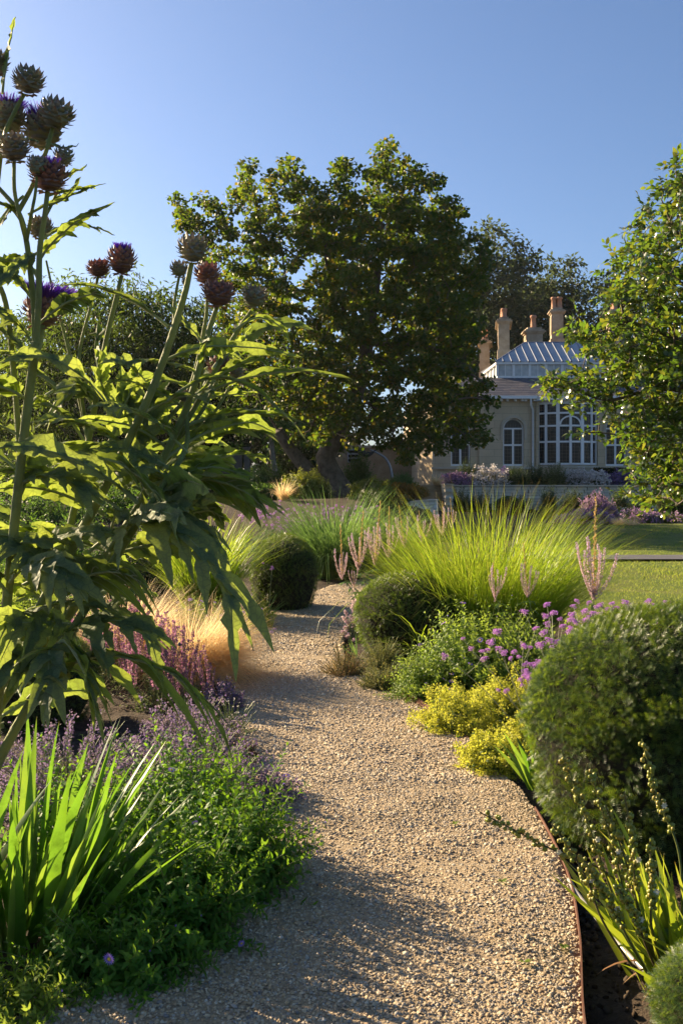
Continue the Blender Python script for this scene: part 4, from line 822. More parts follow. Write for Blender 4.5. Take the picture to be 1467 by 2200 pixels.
def bud_mesh():
    mb = MB(); n = 8; a = np.arange(n) * 2 * np.pi / n; d = np.stack([np.cos(a) * .25, np.sin(a) * .25, np.ones(n)], -1); scatter(mb, LEAF2[0], LEAF2[1], d * .05, d, np.stack([np.cos(a), np.sin(a), 0 * a], -1), .9, .4); ball(mb, (0, 0, .1), (.28, .28, .3), 8, 5, 1); return mb.mesh('bud', [M['daisy'], M['aster']])
BUD = bud_mesh()
def put_flowers(t_, tips, rng, r, mesh=DAISY, name='flower', face=(0, -.4, 1)):
    for q in tips:
        o = link(name, mesh, t_); o.location = q; d = Vector(face) + Vector(rng.normal(0, .35, 3)); o.rotation_euler = d.to_track_quat('Z', 'Y').to_euler(); o.scale = (r * (.8 + .4 * rng.random()),) * 3
def yew_sprig(rng, n=16):
    """One twig tip with two ranks of flat needles."""
    V = []; Fc = []; T = []
    for i in range(n):
        s = (i + .5) / n; sd_ = 1 if i % 2 else -1; L = .42 * (1 - .5 * s); w_ = .034
        d = np.array([sd_ * .85, .55, .15 + .1 * rng.normal()]); d /= np.linalg.norm(d); b = np.array([0, s * .9, 0]); pr = np.array([-d[1], d[0], 0]) * w_
        k = len(V); V += [b - pr, b + pr, b + d * L]; Fc += [(k, k + 1, k + 2)]; T += [s] * 3
    return np.array(V), np.array(Fc), np.array(T)
def yew_parts(rx, ry, h, n, sprig, seed, needles=14, mat='yew'):
    """Meshes of a clipped yew dome standing on z = 0: a twiggy core and a skin of sprigs."""
    rng = RNG(seed); d = nrm(rng.normal(size=(n, 3))); d[:, 2] = np.abs(d[:, 2]) * np.where(rng.random(n) < .68, 1, -.75); d = nrm(d)
    cz = h * .47; rad = np.array([rx, ry, h - cz]); lo = np.array([rx, ry, cz]); R_ = np.where(d[:, 2:3] > 0, rad, lo)
    rough = 1 + .022 * vnoise(d[:, 0] * 3 + 5, d[:, 2] * 3 + d[:, 1] * 2 + 7, 2.2, seed) - .07 * rng.random(n) ** 1.5
    low = d[:, 2] < 0; f = np.where(low, -d[:, 2] / .75, 0); f = np.clip(f, 0, 1) ** .8; hd = nrm(d * [1, 1, 0]); pos = d * R_ * rough[:, None] + [0, 0, cz]; nr = nrm(d / R_)
    side = hd * np.array([rx, ry, 0]) * ((1 - .26 * f ** 2) * rough)[:, None]; side[:, 2] = cz * (1 - f); pos = np.where(low[:, None], side, pos); nr = np.where(low[:, None], hd, nr); pos[:, 2] = np.maximum(pos[:, 2], .015)
    tg = nrm(np.cross(nr, rng.normal(size=(n, 3)))); ax = nr * (.35 + .55 * rng.random((n, 1))) + tg * .8 + [0, 0, .15]
    mb = MB(); half = n // 2
    for k, sl_ in enumerate((slice(0, half), slice(half, n))):
        v, f, tt = yew_sprig(RNG(seed + k), needles); scatter(mb, v, f, pos[sl_] - nr[sl_] * sprig * .35, ax[sl_], nr[sl_], sprig * (.6 + .7 * rng.random(len(pos[sl_]))), 1.0, tt)
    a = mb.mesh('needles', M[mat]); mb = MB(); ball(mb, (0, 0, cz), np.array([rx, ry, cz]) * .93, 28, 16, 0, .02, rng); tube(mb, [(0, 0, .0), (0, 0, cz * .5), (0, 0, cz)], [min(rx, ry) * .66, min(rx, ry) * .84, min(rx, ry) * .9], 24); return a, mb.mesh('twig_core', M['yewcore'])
def yew(label, x, y, parts, scale=(1, 1, 1), rot=0, group='clipped yew domes'):
    t_ = plant('yew_dome', label, 'yew', x, y, group); t_.scale = scale; t_.rotation_euler = (0, 0, rot); link('needles', parts[0], t_, 'stuff'); link('twig_core', parts[1], t_); return t_
def grass_tuft(name, label, x, y, n, L, W, spread, lean, bend, mat, seed, group=None, foot=.10, seg=6, az=None, power=1.4, z=None, azs=None):
    rng = RNG(seed + 3000); t_ = plant(name, label, 'ornamental grass', x, y, group, z); a = rng.random(n) * 6.283 if az is None else az + rng.normal(0, azs, n)
    rr = foot * np.sqrt(rng.random(n)); b = np.stack([rr * np.cos(a), rr * np.sin(a), np.zeros(n)], -1); le = lean * rng.random(n) ** spread + rng.normal(0, .05, n)
    a = a + rng.normal(0, .55, n); bn = np.where(rng.random(n) < .12, 2.2, 1.0); mb = MB(); ribbons(mb, b, a, le, bend * bn * (.4 + 1.1 * rng.random(n)), L * (.5 + .6 * rng.random(n)), W * (.7 + .6 * rng.random(n)), seg, lambda s: np.clip(np.minimum(1, .5 + s * 3) * (1 - s ** 2.6), .03, 1), power, m=0, twist=rng.normal(0, .5, n), flat=-.02)
    mb.obj('blades', M[mat], t_, True, 'stuff'); return t_
# ------------------------------------------------------------------ the cardoons
def bz(p0, p1, p2, n):
    s = np.linspace(0, 1, n)[:, None]; return p0 * (1 - s) ** 2 + 2 * p1 * s * (1 - s) + p2 * s * s
def cardoon_leaf(p0, p1, p2, W, lobe, nl, rng, roll=0.0, droop=.6):
    """A pinnate leaf on the curve p0-p1-p2: web along the midrib (half width W), NL pairs of lobes of length LOBE."""
    n = 26; c = bz(p0, p1, p2, n); c = c + np.cumsum(rng.normal(0, .0022, (n, 3)), 0) * np.linspace(0, 1, n)[:, None]; tg = nrm(np.gradient(c, axis=0)); sv = nrm(np.cross(tg, [0, 0, 1.0]) + 1e-5)
    nv = np.cross(sv, tg); roll = roll + (.55 if rng.random() < .5 else -.55) * (W > .02); W = W * 1.12; cr, sr_ = math.cos(roll), math.sin(roll); sv, nv = sv * cr + nv * sr_, nv * cr - sv * sr_
    s = np.linspace(0, 1, n); prof = np.clip(np.sin(np.pi * np.clip((s - .10) / .92, 0, 1) ** .75), 0, 1) ** .8; prof[s < .12] = .06
    mb = MB()
    for sd_ in (-1, 1):
        saw = 1 + .30 * np.sign(np.sin(s * (9 + 3 * rng.random()) * 2 + rng.random() * 6)) * (.4 + .6 * rng.random(n)); w_ = W * prof * np.clip(saw, .35, 1.5); w_[-1] = .0005
        wav = .25 * np.sin(s * 17 + rng.random() * 6) * w_
        e = c + sv * (sd_ * w_)[:, None] * .92 + nv * (w_ * .28 + wav)[:, None] - np.array([0, 0, 1]) * (w_ * .12)[:, None]; m_ = c + sv * (sd_ * w_ * .5)[:, None] + nv * (w_ * .20)[:, None]
        V = np.stack([c, m_, e], 1); q = [(i * 3 + k, (i + 1) * 3 + k, (i + 1) * 3 + k + 1, i * 3 + k + 1) for i in range(n - 1) for k in range(2)]
        if sd_ < 0: q = [t_[::-1] for t_ in q]
        mb.add(V, q, np.repeat(s, 3))
        for k in range(nl):
            u = .14 + .74 * (k + .5 + rng.normal(0, .22)) / nl; i = min(int(u * (n - 1)), n - 2); L = lobe * (.45 + .75 * math.sin(math.pi * (u - .05) ** .8)) * (.6 + .6 * rng.random()); sg = 10
            ang = .85 - .35 * u + rng.normal(0, .12); d0 = nrm(tg[i] * math.cos(ang) + sv[i] * sd_ * math.sin(ang) + nv[i] * .25); ls = np.linspace(0, 1, sg)
            pt = c[i] + d0 * (L * ls)[:, None] - np.array([0, 0, 1]) * (droop * L * ls ** 1.9)[:, None] + tg[i] * (.12 * L * ls ** 2)[:, None]
            tg2 = nrm(np.gradient(pt, axis=0)); pn = nrm(np.cross(tg2, nv[i] + 1e-4)); lw = (.115 * L + .005) * np.array([.9, 1.1, 1.3, 1.0, 1.25, .85, .95, .55, .4, .02]) * (1 + .18 * rng.normal(size=sg))
            up2 = np.cross(pn, tg2); V = np.stack([pt - pn * lw[:, None] - up2 * (lw * .25)[:, None] * -1, pt, pt + pn * lw[:, None] + up2 * (lw * .25)[:, None]], 1)
            mb.add(V, [(a * 3 + b, (a + 1) * 3 + b, (a + 1) * 3 + b + 1, a * 3 + b + 1) for a in range(sg - 1) for b in range(2)], np.repeat(ls, 3))
            tube(mb, pt[:8] - up2[:8] * .0012, np.linspace(.0020, .0005, 8), 4, 1, False)
    rr = np.linspace(.0062, .0010, n) * (.6 + W * 9); tube(mb, c - nv * rr[:, None] * .5, rr, 6, 1, False)
    return mb
def head_mesh(seed, bmat, tuft=None, rings=7, nb=11, spread=1.0, squash=1.0):
    """Flower head of unit radius: scales in spiral rows, spiny tips; base of the head at z = 0."""
    rng = RNG(seed); mb = MB(); H = 1.62 * squash
    ball(mb, (0, 0, H * .46), (.84, .84, H * .45), 16, 10)
    for j in range(rings):
        v = .02 + .86 * j / (rings - 1); z = H * v; rr = math.sin(math.pi * min(.06 + v * .82, 1)) ** .6 * .93
        for k in range(nb):
            a = (k + .5 * (j % 2)) * 2 * math.pi / nb + rng.normal(0, .07); o = np.array([math.cos(a), math.sin(a), 0]); sd_ = np.array([-math.sin(a), math.cos(a), 0])
            el = (-.35 + 1.75 * v ** .75) * 1.0 + rng.normal(0, .12); d = o * math.cos(el) * spread + np.array([0, 0, math.sin(el)]); d /= np.linalg.norm(d); nn = np.cross(sd_, d) * -1
            L = (.36 + .14 * math.sin(math.pi * v)) * (.85 + .3 * rng.random()); w_ = .33 * (1 - .25 * v); b = o * rr * .86 + np.array([0, 0, z])
            lift = o * .05
            V = [b - sd_ * w_ * .8, b + sd_ * w_ * .8, b + d * L * .35 + sd_ * w_ * .75 + lift, b + d * L * .35 - sd_ * w_ * .75 + lift, b + d * L * .40 + lift * 3.0, b + d * L * 1.12 + o * .05 * rng.random(), b + lift * 2.2]
            mb.add(V, [(0, 6, 3), (0, 1, 6), (1, 2, 6), (6, 2, 4), (6, 4, 3), (3, 4, 5), (4, 2, 5)], [0, 0, .45, .45, .5, 1, .15])
    hm = mb.mesh('flower_head', M[bmat], False); tm = None
    if tuft:
        n, wd, ht = tuft; mb = MB(); a = rng.random(n) * 6.283; rr = np.sqrt(rng.random(n)); base = np.stack([np.cos(a) * rr * .38, np.sin(a) * rr * .38, np.full(n, H * .80)], -1)
        d = np.stack([np.cos(a) * rr * wd, np.sin(a) * rr * wd, np.ones(n) * ht], -1) * (.8 + .4 * rng.random((n, 1))); p1 = base + d
        tubes(mb, base, p1, .022, .013, 3); tm = mb.mesh('tuft', M['tuft'])
    return hm, tm
HEADS = {'grey': head_mesh(1, 'bract'), 'red': head_mesh(2, 'bractred', None, 8), 'green': head_mesh(3, 'bract', None, 6, 9, .8), 'greytuft': head_mesh(4, 'bract', (420, .75, .75)), 'redtuft': head_mesh(5, 'bractred', (200, .30, .62), 8), 'bigtuft': head_mesh(6, 'bractred', (900, 1.25, .95), 7)}
def head(pl, kind, q, r, axis, k=1.0):
    hm, tm = HEADS[kind]; o = link('flower_head', hm, pl); o.location = Vector(q - nrm(np.array(axis)) * r * .85) - Vector(pl.location); o.rotation_euler = Vector(axis).to_track_quat('Z', 'Y').to_euler(); r = r * .93; o.scale = (r, r, r * k)
    if tm: link('tuft', tm, o)
    return o
def cstem(pl, pts, r0, r1, n=26, name='stem'):
    p = spline(pts, n); L = Vector(pl.location); mb = MB(); tube(mb, p - np.array(L), np.linspace(r0, r1, n) * .62, 20, rib=.08)   # ribbed like celery
    mb.obj(name, M['cardoonstem'], pl); return p
rng = RNG(77)
def cleaf(pl, base, ctl, tip, W=.035, lobe=.10, nl=6, roll=0., droop=.6):
    L = np.array(pl.location); o = cardoon_leaf(base - L, ctl - L, tip - L, W, lobe, nl, rng, roll, droop).obj('leaf', [M['cardoon'], M['cardoonrib']], pl); return o
# the tall one at the left edge
CA = plant('cardoon', 'tallest cardoon at the left edge, dark thistle heads high against the sky', 'cardoon', -1.17, 3.02, 'cardoon plants')
YA = 2.85; b0 = np.array([-1.17, 3.02, -.02])
sA = cstem(CA, [b0, P(-25, 1700, 2.95), P(15, 1300, 2.9), P(45, 1000, 2.87), P(78, 735, YA)], .026, .019)
sA1 = cstem(CA, [P(78, 735, YA), P(72, 640, YA), P(58, 520, YA), P(40, 455, YA), P(-5, 400, YA + .02)], .015, .009)
sA2 = cstem(CA, [P(78, 735, YA), P(84, 640, YA - .02), P(86, 540, YA - .03), P(96, 470, YA - .03), P(103, 410, YA - .03)], .015, .010)
sA3 = cstem(CA, [P(58, 520, YA), P(45, 470, YA - .04), P(32, 410, YA - .05), P(31, 345, YA - .05)], .010, .008)
sA4 = cstem(CA, [P(40, 455, YA), P(70, 400, YA + .03), P(98, 330, YA + .03), P(114, 275, YA + .03)], .011, .009)
sA5 = cstem(CA, [P(-5, 400, YA + .02), P(8, 300, YA + .04), P(30, 245, YA + .04), P(52, 203, YA + .04)], .010, .009)
sA6 = cstem(CA, [P(58, 520, YA), P(68, 460, YA - .06), P(76, 420, YA - .07), P(80, 380, YA - .07)], .008, .006)
sA7 = cstem(CA, [P(96, 470, YA), P(120, 420, YA + .05), P(135, 358, YA + .06)], .007, .006)
sA8 = cstem(CA, [P(-30, 560, YA + .1), P(-15, 420, YA + .1), P(0, 310, YA + .1), P(14, 270, YA + .1)], .011, .009)
sA9 = cstem(CA, [P(45, 1000, 2.87), P(30, 800, YA + .06), P(10, 640, YA + .08), P(-40, 560, YA + .1)], .014, .011)
sA10 = cstem(CA, [P(70, 780, YA), P(86, 740, YA + .08), P(92, 700, YA + .1)], .013, .012)
px2r = lambda px, Y: px / F * Y
for kind, x, y, r, Y, ax in (('grey', 62, 172, 33, YA + .04, (.1, -.1, 1)), ('grey', -8, 133, 27, YA + .08, (-.1, 0, 1)), ('greytuft', 18, 252, 37, YA + .1, (.1, .1, 1)), ('grey', 122, 243, 37, YA + .03, (.35, -.1, 1)), ('greytuft', 92, 278, 39, YA + .12, (.05, .2, 1)),
                         ('grey', 30, 315, 36, YA - .05, (-.05, -.2, 1)), ('green', 82, 355, 24, YA - .07, (.1, -.2, 1)), ('redtuft', 106, 378, 39, YA - .03, (.05, -.1, 1)), ('green', 138, 335, 22, YA + .06, (.25, 0, 1)), ('grey', 88, 488, 26, YA + .14, (0, .1, 1)), ('bigtuft', 92, 668, 42, YA + .12, (.15, -.05, 1))):
    head(CA, kind, P(x, y, Y), px2r(r, Y), ax)
for (bx, by), (ax_, ay), (tx, ty), dy, W, lb, nl, rl in (
    ((85, 560), (130, 480), (252, 430), -.10, .019, .035, 4, .3), ((82, 520), (150, 455), (240, 508), .06, .017, .03, 4, -.3), ((95, 440), (150, 435), (187, 390), -.05, .013, .0, 0, .2), ((95, 385), (140, 385), (190, 352), -.08, .012, 0, 0, .2),
    ((60, 460), (130, 420), (230, 405), .05, .016, .03, 3, .0), ((100, 300), (140, 330), (172, 300), .02, .008, 0, 0, 0), ((45, 470), (10, 420), (-60, 440), -.1, .02, .04, 4, .3), ((50, 300), (75, 290), (95, 310), -.1, .010, 0, 0, 0),
    ((5, 200), (10, 120), (38, 40), .05, .013, 0, 0, .5), ((80, 700), (160, 620), (235, 650), -.12, .024, .05, 4, .2), ((70, 640), (20, 560), (-80, 600), -.1, .03, .08, 5, .2), ((84, 600), (60, 540), (-20, 560), .05, .022, .05, 5, 0.),
    ((75, 740), (10, 640), (-90, 690), -.1, .03, .08, 5, 0.), ((60, 860), (-10, 800), (-120, 860), -.15, .035, .10, 5, 0.), ((86, 540), (40, 560), (0, 620), -.12, .018, .03, 4, .6), ((70, 770), (0, 700), (-60, 660), .1, .03, .07, 5, .3), ((100, 420), (160, 400), (205, 405), .04, .014, .02, 3, 0),
    ((50, 420), (0, 460), (-30, 510), -.1, .015, .02, 3, 0.), ((20, 1250), (90, 1150), (170, 1290), -.2, .035, .10, 6, 0.), ((35, 1080), (100, 960), (20, 900), .1, .035, .09, 5, .4), ((40, 1040), (130, 980), (215, 1070), -.1, .03, .09, 5, .2), ((20, 1280), (-30, 1180), (-120, 1250), -.1, .04, .1, 5, .2)):
    Yb = 2.88; cleaf(CA, P(bx, by, Yb), P(ax_, ay, Yb + dy * .6), P(tx, ty, Yb + dy), W, lb, nl, rl)
# the leaning one
CB = plant('cardoon', 'leaning cardoon with jagged sunlit leaves and purple brown heads over the path', 'cardoon', -1.36, 3.15, 'cardoon plants')
b0 = np.array([-1.36, 3.15, -.02]); YB = 2.95
sB1 = cstem(CB, [b0, P(-70, 1640, 3.05), P(95, 1290, 3.0), P(225, 1050, 2.97), P(330, 830, YB), P(392, 650, YB), P(412, 565, YB)], .030, .011, 34)
sB2 = cstem(CB, [b0 + [.08, .1, 0], P(-40, 1600, 3.1), P(150, 1320, 3.08), P(290, 1100, 3.05), P(400, 880, 3.03), P(440, 740, 3.02), P(466, 660, 3.02)], .028, .010, 34)
sB3 = cstem(CB, [b0 + [.0, .2, 0], P(-20, 1560, 3.2), P(120, 1240, 3.2), P(190, 950, 3.2), P(225, 750, 3.2), P(262, 592, 3.2)], .024, .010, 34)
sB4 = cstem(CB, [P(290, 1100, 3.05), P(370, 960, 3.1), P(450, 820, 3.12), P(505, 720, 3.12), P(540, 668, 3.12)], .016, .009)
sB5 = cstem(CB, [P(225, 1050, 2.97), P(300, 960, 3.1), P(400, 850, 3.15), P(440, 700, 3.17), P(446, 615, 3.17)], .013, .008)
sB6 = cstem(CB, [P(370, 960, 3.1), P(430, 890, 3.16), P(468, 815, 3.18)], .010, .008)
sB7 = cstem(CB, [P(370, 960, 3.1), P(450, 900, 3.2), P(500, 820, 3.22)], .009, .006)
sB8 = cstem(CB, [P(330, 830, YB), P(370, 720, 3.05), P(375, 650, 3.1), P(385, 595, 3.1)], .009, .006)
sB9 = cstem(CB, [P(190, 950, 3.2), P(170, 780, 3.22), P(195, 660, 3.24), P(212, 592, 3.24)], .010, .007)
sB10 = cstem(CB, [P(190, 950, 3.2), P(150, 760, 3.25), P(118, 640, 3.25), P(100, 560, 3.25)], .010, .005)
sB11 = cstem(CB, [b0 + [.1, -.1, 0], P(-30, 1700, 2.95), P(120, 1420, 2.92), P(260, 1180, 2.9), P(340, 1060, 2.92), P(400, 960, 3.0), P(398, 870, 3.05)], .026, .008, 30)
for kind, x, y, r, Y, ax, k in (('red', 212, 574, 25, 3.24, (-.1, -.1, 1), .9), ('redtuft', 262, 562, 31, 3.2, (.05, -.1, 1), 1.15), ('grey', 415, 535, 33, YB, (.05, -.05, 1), 1.05), ('green', 385, 577, 20, 3.1, (-.1, 0, 1), 1), ('red', 446, 588, 28, 3.17, (.05, 0, 1), 1),
                            ('red', 470, 627, 36, 3.02, (.1, -.1, 1), .9), ('grey', 547, 635, 29, 3.12, (.25, -.1, 1), .95), ('red', 472, 788, 27, 3.18, (-.1, 0, 1), 1), ('green', 508, 797, 20, 3.22, (.2, 0, 1), 1), ('green', 396, 848, 17, 3.05, (0, 0, 1), .9), ('green', 398, 606, 8, 3.1, (0, 0, 1), 1.2)):
    head(CB, kind, P(x, y, Y), px2r(r, Y), ax, k)
for (bx, by), (ax_, ay), (tx, ty), Yb, dy, W, lb, nl, rl, dr in (
    ((190, 1185), (390, 990), (538, 1400), 2.92, -.25, .026, .14, 5, .1, .9), ((60, 1500), (250, 1290), (500, 1580), 2.90, -.2, .026, .175, 6, .0, 1.05), ((100, 1390), (230, 1270), (350, 1400), 2.95, -.15, .030, .13, 5, .1, .8),
    ((250, 895), (140, 720), (5, 775), 2.95, -.2, .030, .03, 4, .3, .5), ((360, 860), (500, 730), (658, 940), 2.95, -.05, .024, .035, 5, .5, .4), ((395, 915), (520, 860), (650, 912), 3.05, .05, .030, .05, 5, .7, .4), ((355, 775), (450, 715), (645, 752), 2.98, .0, .022, .035, 4, .6, .4),
    ((500, 712), (580, 640), (628, 742), 3.1, .05, .015, .02, 3, .5, .4), ((362, 700), (260, 605), (132, 622), 2.98, -.1, .022, .03, 4, -.5, .4), ((245, 890), (200, 800), (205, 695), 3.05, -.1, .045, .06, 4, 1.0, .2), ((330, 1040), (480, 990), (578, 1120), 3.0, -.1, .034, .08, 5, .5, .5),
    ((380, 1130), (440, 1060), (492, 1135), 3.0, .05, .028, .05, 4, .5, .5), ((170, 1000), (290, 930), (392, 1170), 2.92, -.2, .032, .08, 5, .2, .8), ((280, 1110), (400, 1060), (470, 1200), 2.95, -.1, .03, .09, 5, .2, .8), ((230, 960), (280, 840), (300, 760), 3.1, .1, .05, .08, 4, 1.0, .2),
    ((260, 1000), (330, 900), (345, 820), 3.1, .0, .05, .08, 4, -.8, .2), ((150, 1230), (60, 1130), (-40, 1190), 2.95, -.1, .04, .12, 6, .1, .6), ((120, 1300), (210, 1180), (330, 1260), 2.95, -.2, .04, .12, 6, .3, .8), ((90, 1440), (40, 1380), (-60, 1480), 2.9, -.1, .045, .14, 6, .2, .8),
    ((130, 1380), (160, 1340), (220, 1600), 2.85, -.2, .04, .10, 5, .3, .5), ((110, 1400), (110, 1360), (90, 1570), 2.85, -.15, .04, .10, 4, .3, .4), ((440, 1050), (520, 1030), (545, 1110), 3.1, .1, .028, .05, 4, .4, .4), ((300, 900), (420, 830), (470, 900), 3.15, .1, .03, .06, 4, .6, .4),
    ((420, 860), (490, 840), (560, 830), 3.2, .1, .022, .03, 4, .8, .3), ((330, 950), (300, 870), (260, 830), 3.1, .1, .04, .07, 4, .9, .3), ((440, 740), (400, 690), (360, 650), 3.05, .0, .018, .02, 3, .7, .3), ((450, 780), (500, 760), (560, 690), 3.15, .05, .018, .02, 3, .8, .2), ((200, 860), (150, 800), (120, 900), 3.2, .0, .03, .07, 4, .3, .5)):
    cleaf(CB, P(bx, by, Yb), P(ax_, ay, Yb + dy * .6), P(tx, ty, Yb + dy), W, lb, nl, rl, dr)
allp = np.concatenate([sB1[8:24], sB2[8:26], sB3[6:24], sB4[2:16], sB11[8:24], sA[12:24]])
for i in range(120):
    b = allp[rng.integers(len(allp))]
    if b[2] > 1.66 and rng.random() < .55: continue
    b = b + rng.normal(0, .02, 3) + [0, .25 * rng.random() ** 2, 0]; a = rng.random() * 6.283; L = .22 + .24 * rng.random(); e = .25 + .7 * rng.random(); d = np.array([math.cos(a), math.sin(a) * .9, 0])
    ctl = b + d * L * .55 + np.array([0, 0, L * .55 * e]); tip = b + d * L * 1.05 + np.array([0, 0, L * (.15 + .5 * (e - .6))])
    big = 1.0 if b[2] < 1.55 else .6; strap = rng.random() < .55; cleaf(CB, b, ctl, tip, ((.034 + .018 * rng.random()) if strap else (.018 + .014 * rng.random())) * big, ((.02 + .03 * rng.random()) if strap else (.05 + .07 * rng.random())) * big, int(rng.integers(3, 6)), rng.normal(0, .5), .5)

# ------------------------------------------------------------------ left border, front to back
def sword_clump(name, label, cat, x, y, n, L, W, lean, mat, seed, foot=.12, az=None, azs=.8, bend=.25, group=None, fold=.15, seg=7):
    rng = RNG(seed + 500); t_ = plant(name, label, cat, x, y, group)
    for i in range(n):
        a = rng.random() * 6.283 if az is None else az + rng.normal(0, azs); b = np.array([[math.cos(a) * foot * rng.random(), math.sin(a) * foot * rng.random(), 0]]); mb = MB()
        ribbons(mb, b, [a], [lean * (.15 + .95 * rng.random())], [bend * (.2 + 1.3 * rng.random())], [L * (.55 + .5 * rng.random())], [W * (.75 + .4 * rng.random())], seg, lambda s: np.clip(np.minimum(1, .75 + s) * np.clip((1 - s) * 2.1, 0, 1) ** .8, .02, 1), 2.0, fold, twist=rng.normal(0, .9, 1)); mb.obj('leaf', M[mat], t_)
    return t_
sword_clump('iris_clump', 'sword leaved iris clump glowing green at the lower left', 'iris', -1.10, 3.42, 84, .72, .044, .55, 'iris', 1, .24)
sword_clump('iris_clump', 'smaller iris clump fanning right beside the asters', 'iris', -.98, 3.25, 34, .66, .040, .78, 'iris', 2, .10, az=.5, azs=.55)
sword_clump('iris_clump', 'iris clump cut by the left edge of the picture', 'iris', -1.30, 3.30, 30, .66, .042, .45, 'iris', 3, .12)
def aster(label, x, y, rx, ry, h, n, seed, mat='aster', leaf=.058, k=17, nfl=4, nbud=5, r=.017, group='aster plants', arch=.75, wid=.36, front=True):
    t_, p, rg = mound('aster', label, 'aster', x, y, rx, ry, h, n, leaf, mat, k, wid, LEAF6, seed, 'stem', None, group, jit=.16, arch=arch, sr=.0016)
    tips = p[:, -1]; o = np.argsort(tips[:, 1] - tips[:, 2] * .8 - tips[:, 0] * .4) if front else rg.permutation(len(tips)); o = o[:max(len(o) // 2, nfl + nbud)]; o = rg.permutation(o)
    put_flowers(t_, tips[o[:nfl]] + [0, 0, .008], rg, r); put_flowers(t_, tips[o[nfl:nfl + nbud]], rg, r * .6, BUD, 'bud', (0, 0, 1)); return t_
aster('low leafy aster at the gravel\'s edge with one open violet daisy', -.42, 3.74, .32, .40, .44, 330, 11, nfl=3, nbud=9)
aster('leafy aster mound under the iris leaves, bottom left', -.70, 3.06, .30, .24, .24, 220, 12, nfl=1, nbud=2)
aster('leafy aster sprawling in the bottom left corner', -.94, 2.86, .26, .18, .18, 180, 13, nfl=0, nbud=1, mat='asterlight', leaf=.042)
aster('upright leafy aster behind, pale shoot tips catching the sun', -.64, 4.15, .34, .30, .52, 260, 14, nfl=2, nbud=4)
aster('low aster spreading over the gravel between iris and path', -.55, 3.34, .28, .28, .36, 250, 15, nfl=1, nbud=3)
aster('aster filling the gap behind the iris clumps', -1.0, 3.85, .36, .32, .46, 220, 16, nfl=0, nbud=1)
def herb(name, label, cat, x, y, rx, ry, h, n, seed, flo, mat='catmint', leaf=.018, k=12, group=None, **kw): return mound(name, label, cat, x, y, rx, ry, h, n, leaf, mat, k, .45, LEAF2, seed, 'stem', flo, group, **kw)
OR = ('mauve', 26, .55, 1.04, .012, .012, .9); g = 'flowering oregano clumps'
herb('oregano', 'large mauve flowered oregano clump spilling behind the asters', 'herb', -.72, 4.85, .36, .42, .34, 420, 21, OR, group=g)
herb('oregano', 'tongue of mauve oregano lying out over the gravel', 'herb', -.42, 4.75, .24, .24, .16, 260, 22, OR, group=g, arch=.5)
herb('oregano', 'mauve oregano clump below the drooping cardoon leaf', 'herb', -.86, 5.6, .32, .36, .33, 360, 23, OR, group=g)
herb('oregano', 'farther mauve oregano clump at the left under the cardoon', 'herb', -1.35, 4.9, .42, .45, .38, 380, 24, OR, group=g)
herb('oregano', 'pale mauve oregano beside the blond grass at the gravel', 'herb', -.80, 6.7, .16, .22, .22, 150, 25, OR, group=g)
mound('sedum', 'dark red sedum tuft at the gravel edge', 'sedum', -.53, 5.45, .10, .12, .12, 130, .014, 'sedum', 14, .7, LEAF2, 26)
mound('fleabane', 'thin white dotted fleabane at the gravel edge above the sedum', 'fleabane', -.66, 5.95, .16, .2, .24, 130, .018, 'rosemary', 10, .3, LEAF2, 27, flo=('white', 3, .96, 1.02, .007, .008, .6))
# salvia: each spike a part
def spike_mesh(seed, L, r, n, mat, taper=.6, size=.010, stemr=.0016, stemmat='stem', bare=0., curve=0.):
    rng = RNG(seed); mb = MB(); cx_ = lambda q: curve * (1 - (1 - q) ** 2.2); s = bare + (1 - bare) * rng.random(n); a = rng.random(n) * 6.283; rr = r * (1 - taper * (s - bare) / (1 - bare)); pos = np.stack([np.cos(a) * rr, np.sin(a) * rr, s * L], -1); d = np.stack([np.cos(a), np.sin(a), .5 + 0 * a], -1)
    pos = pos * [.5, .5, 1]; pos[:, 0] += cx_(s); scatter(mb, LEAF2[0], LEAF2[1], pos, d, rng.normal(size=(n, 3)), size * (.7 + .6 * rng.random(n)), .8, np.repeat(s, 0) if False else None); sq = np.linspace(0, 1, 7); ax_ = np.stack([cx_(sq), 0 * sq, sq * L], -1); tubes(mb, ax_[:-1], ax_[1:], stemr, stemr * .8, 4, 1)
    for q in range(len(mb.t)):
        if q == 0: mb.t[q] = np.repeat(s, len(LEAF2[0]))
    return mb.mesh('flower_spike', [M[mat], M[stemmat]])
SALV = [spike_mesh(60 + i, 1, .045, 170, 'salvia', .55, .05, .008) for i in range(4)]
def salvia(label, x, y, rx, ry, n, L, seed, leafy=True, lean=.25):
    rng = RNG(seed); t_ = plant('salvia', label, 'salvia', x, y, 'salvia clumps'); mb = MB(); p = mound_stems((0, 0, 0), rx * .9, ry * .9, L * .55, 130, rng); stem_leaves(mb, p, 10, .2, 1, .035, .4, LEAF2, rng); stem_mesh(mb, p, .0015, 1); mb.obj('foliage', [M['catmint'], M['stem']], t_, True, 'stuff')
    for i in range(n):
        a = rng.random() * 6.283; q = math.sqrt(rng.random()); o = link('flower_spike', SALV[i % 4], t_); o.location = (rx * q * math.cos(a), ry * q * math.sin(a), L * (.30 + .2 * rng.random())); l_ = L * (.45 + .4 * rng.random()); o.scale = (l_ * .8,) * 2 + (l_,)
        o.rotation_euler = (rng.normal(0, .12) - math.sin(a) * q * lean, math.cos(a) * q * lean + rng.normal(0, .12), rng.random() * 6)
    return t_
salvia('pink purple salvia spikes in front of the blond grass', -1.28, 7.0, .30, .35, 46, .50, 71)
salvia('pink purple salvia spikes farther left behind the cardoon leaves', -1.80, 7.6, .35, .4, 42, .52, 72)
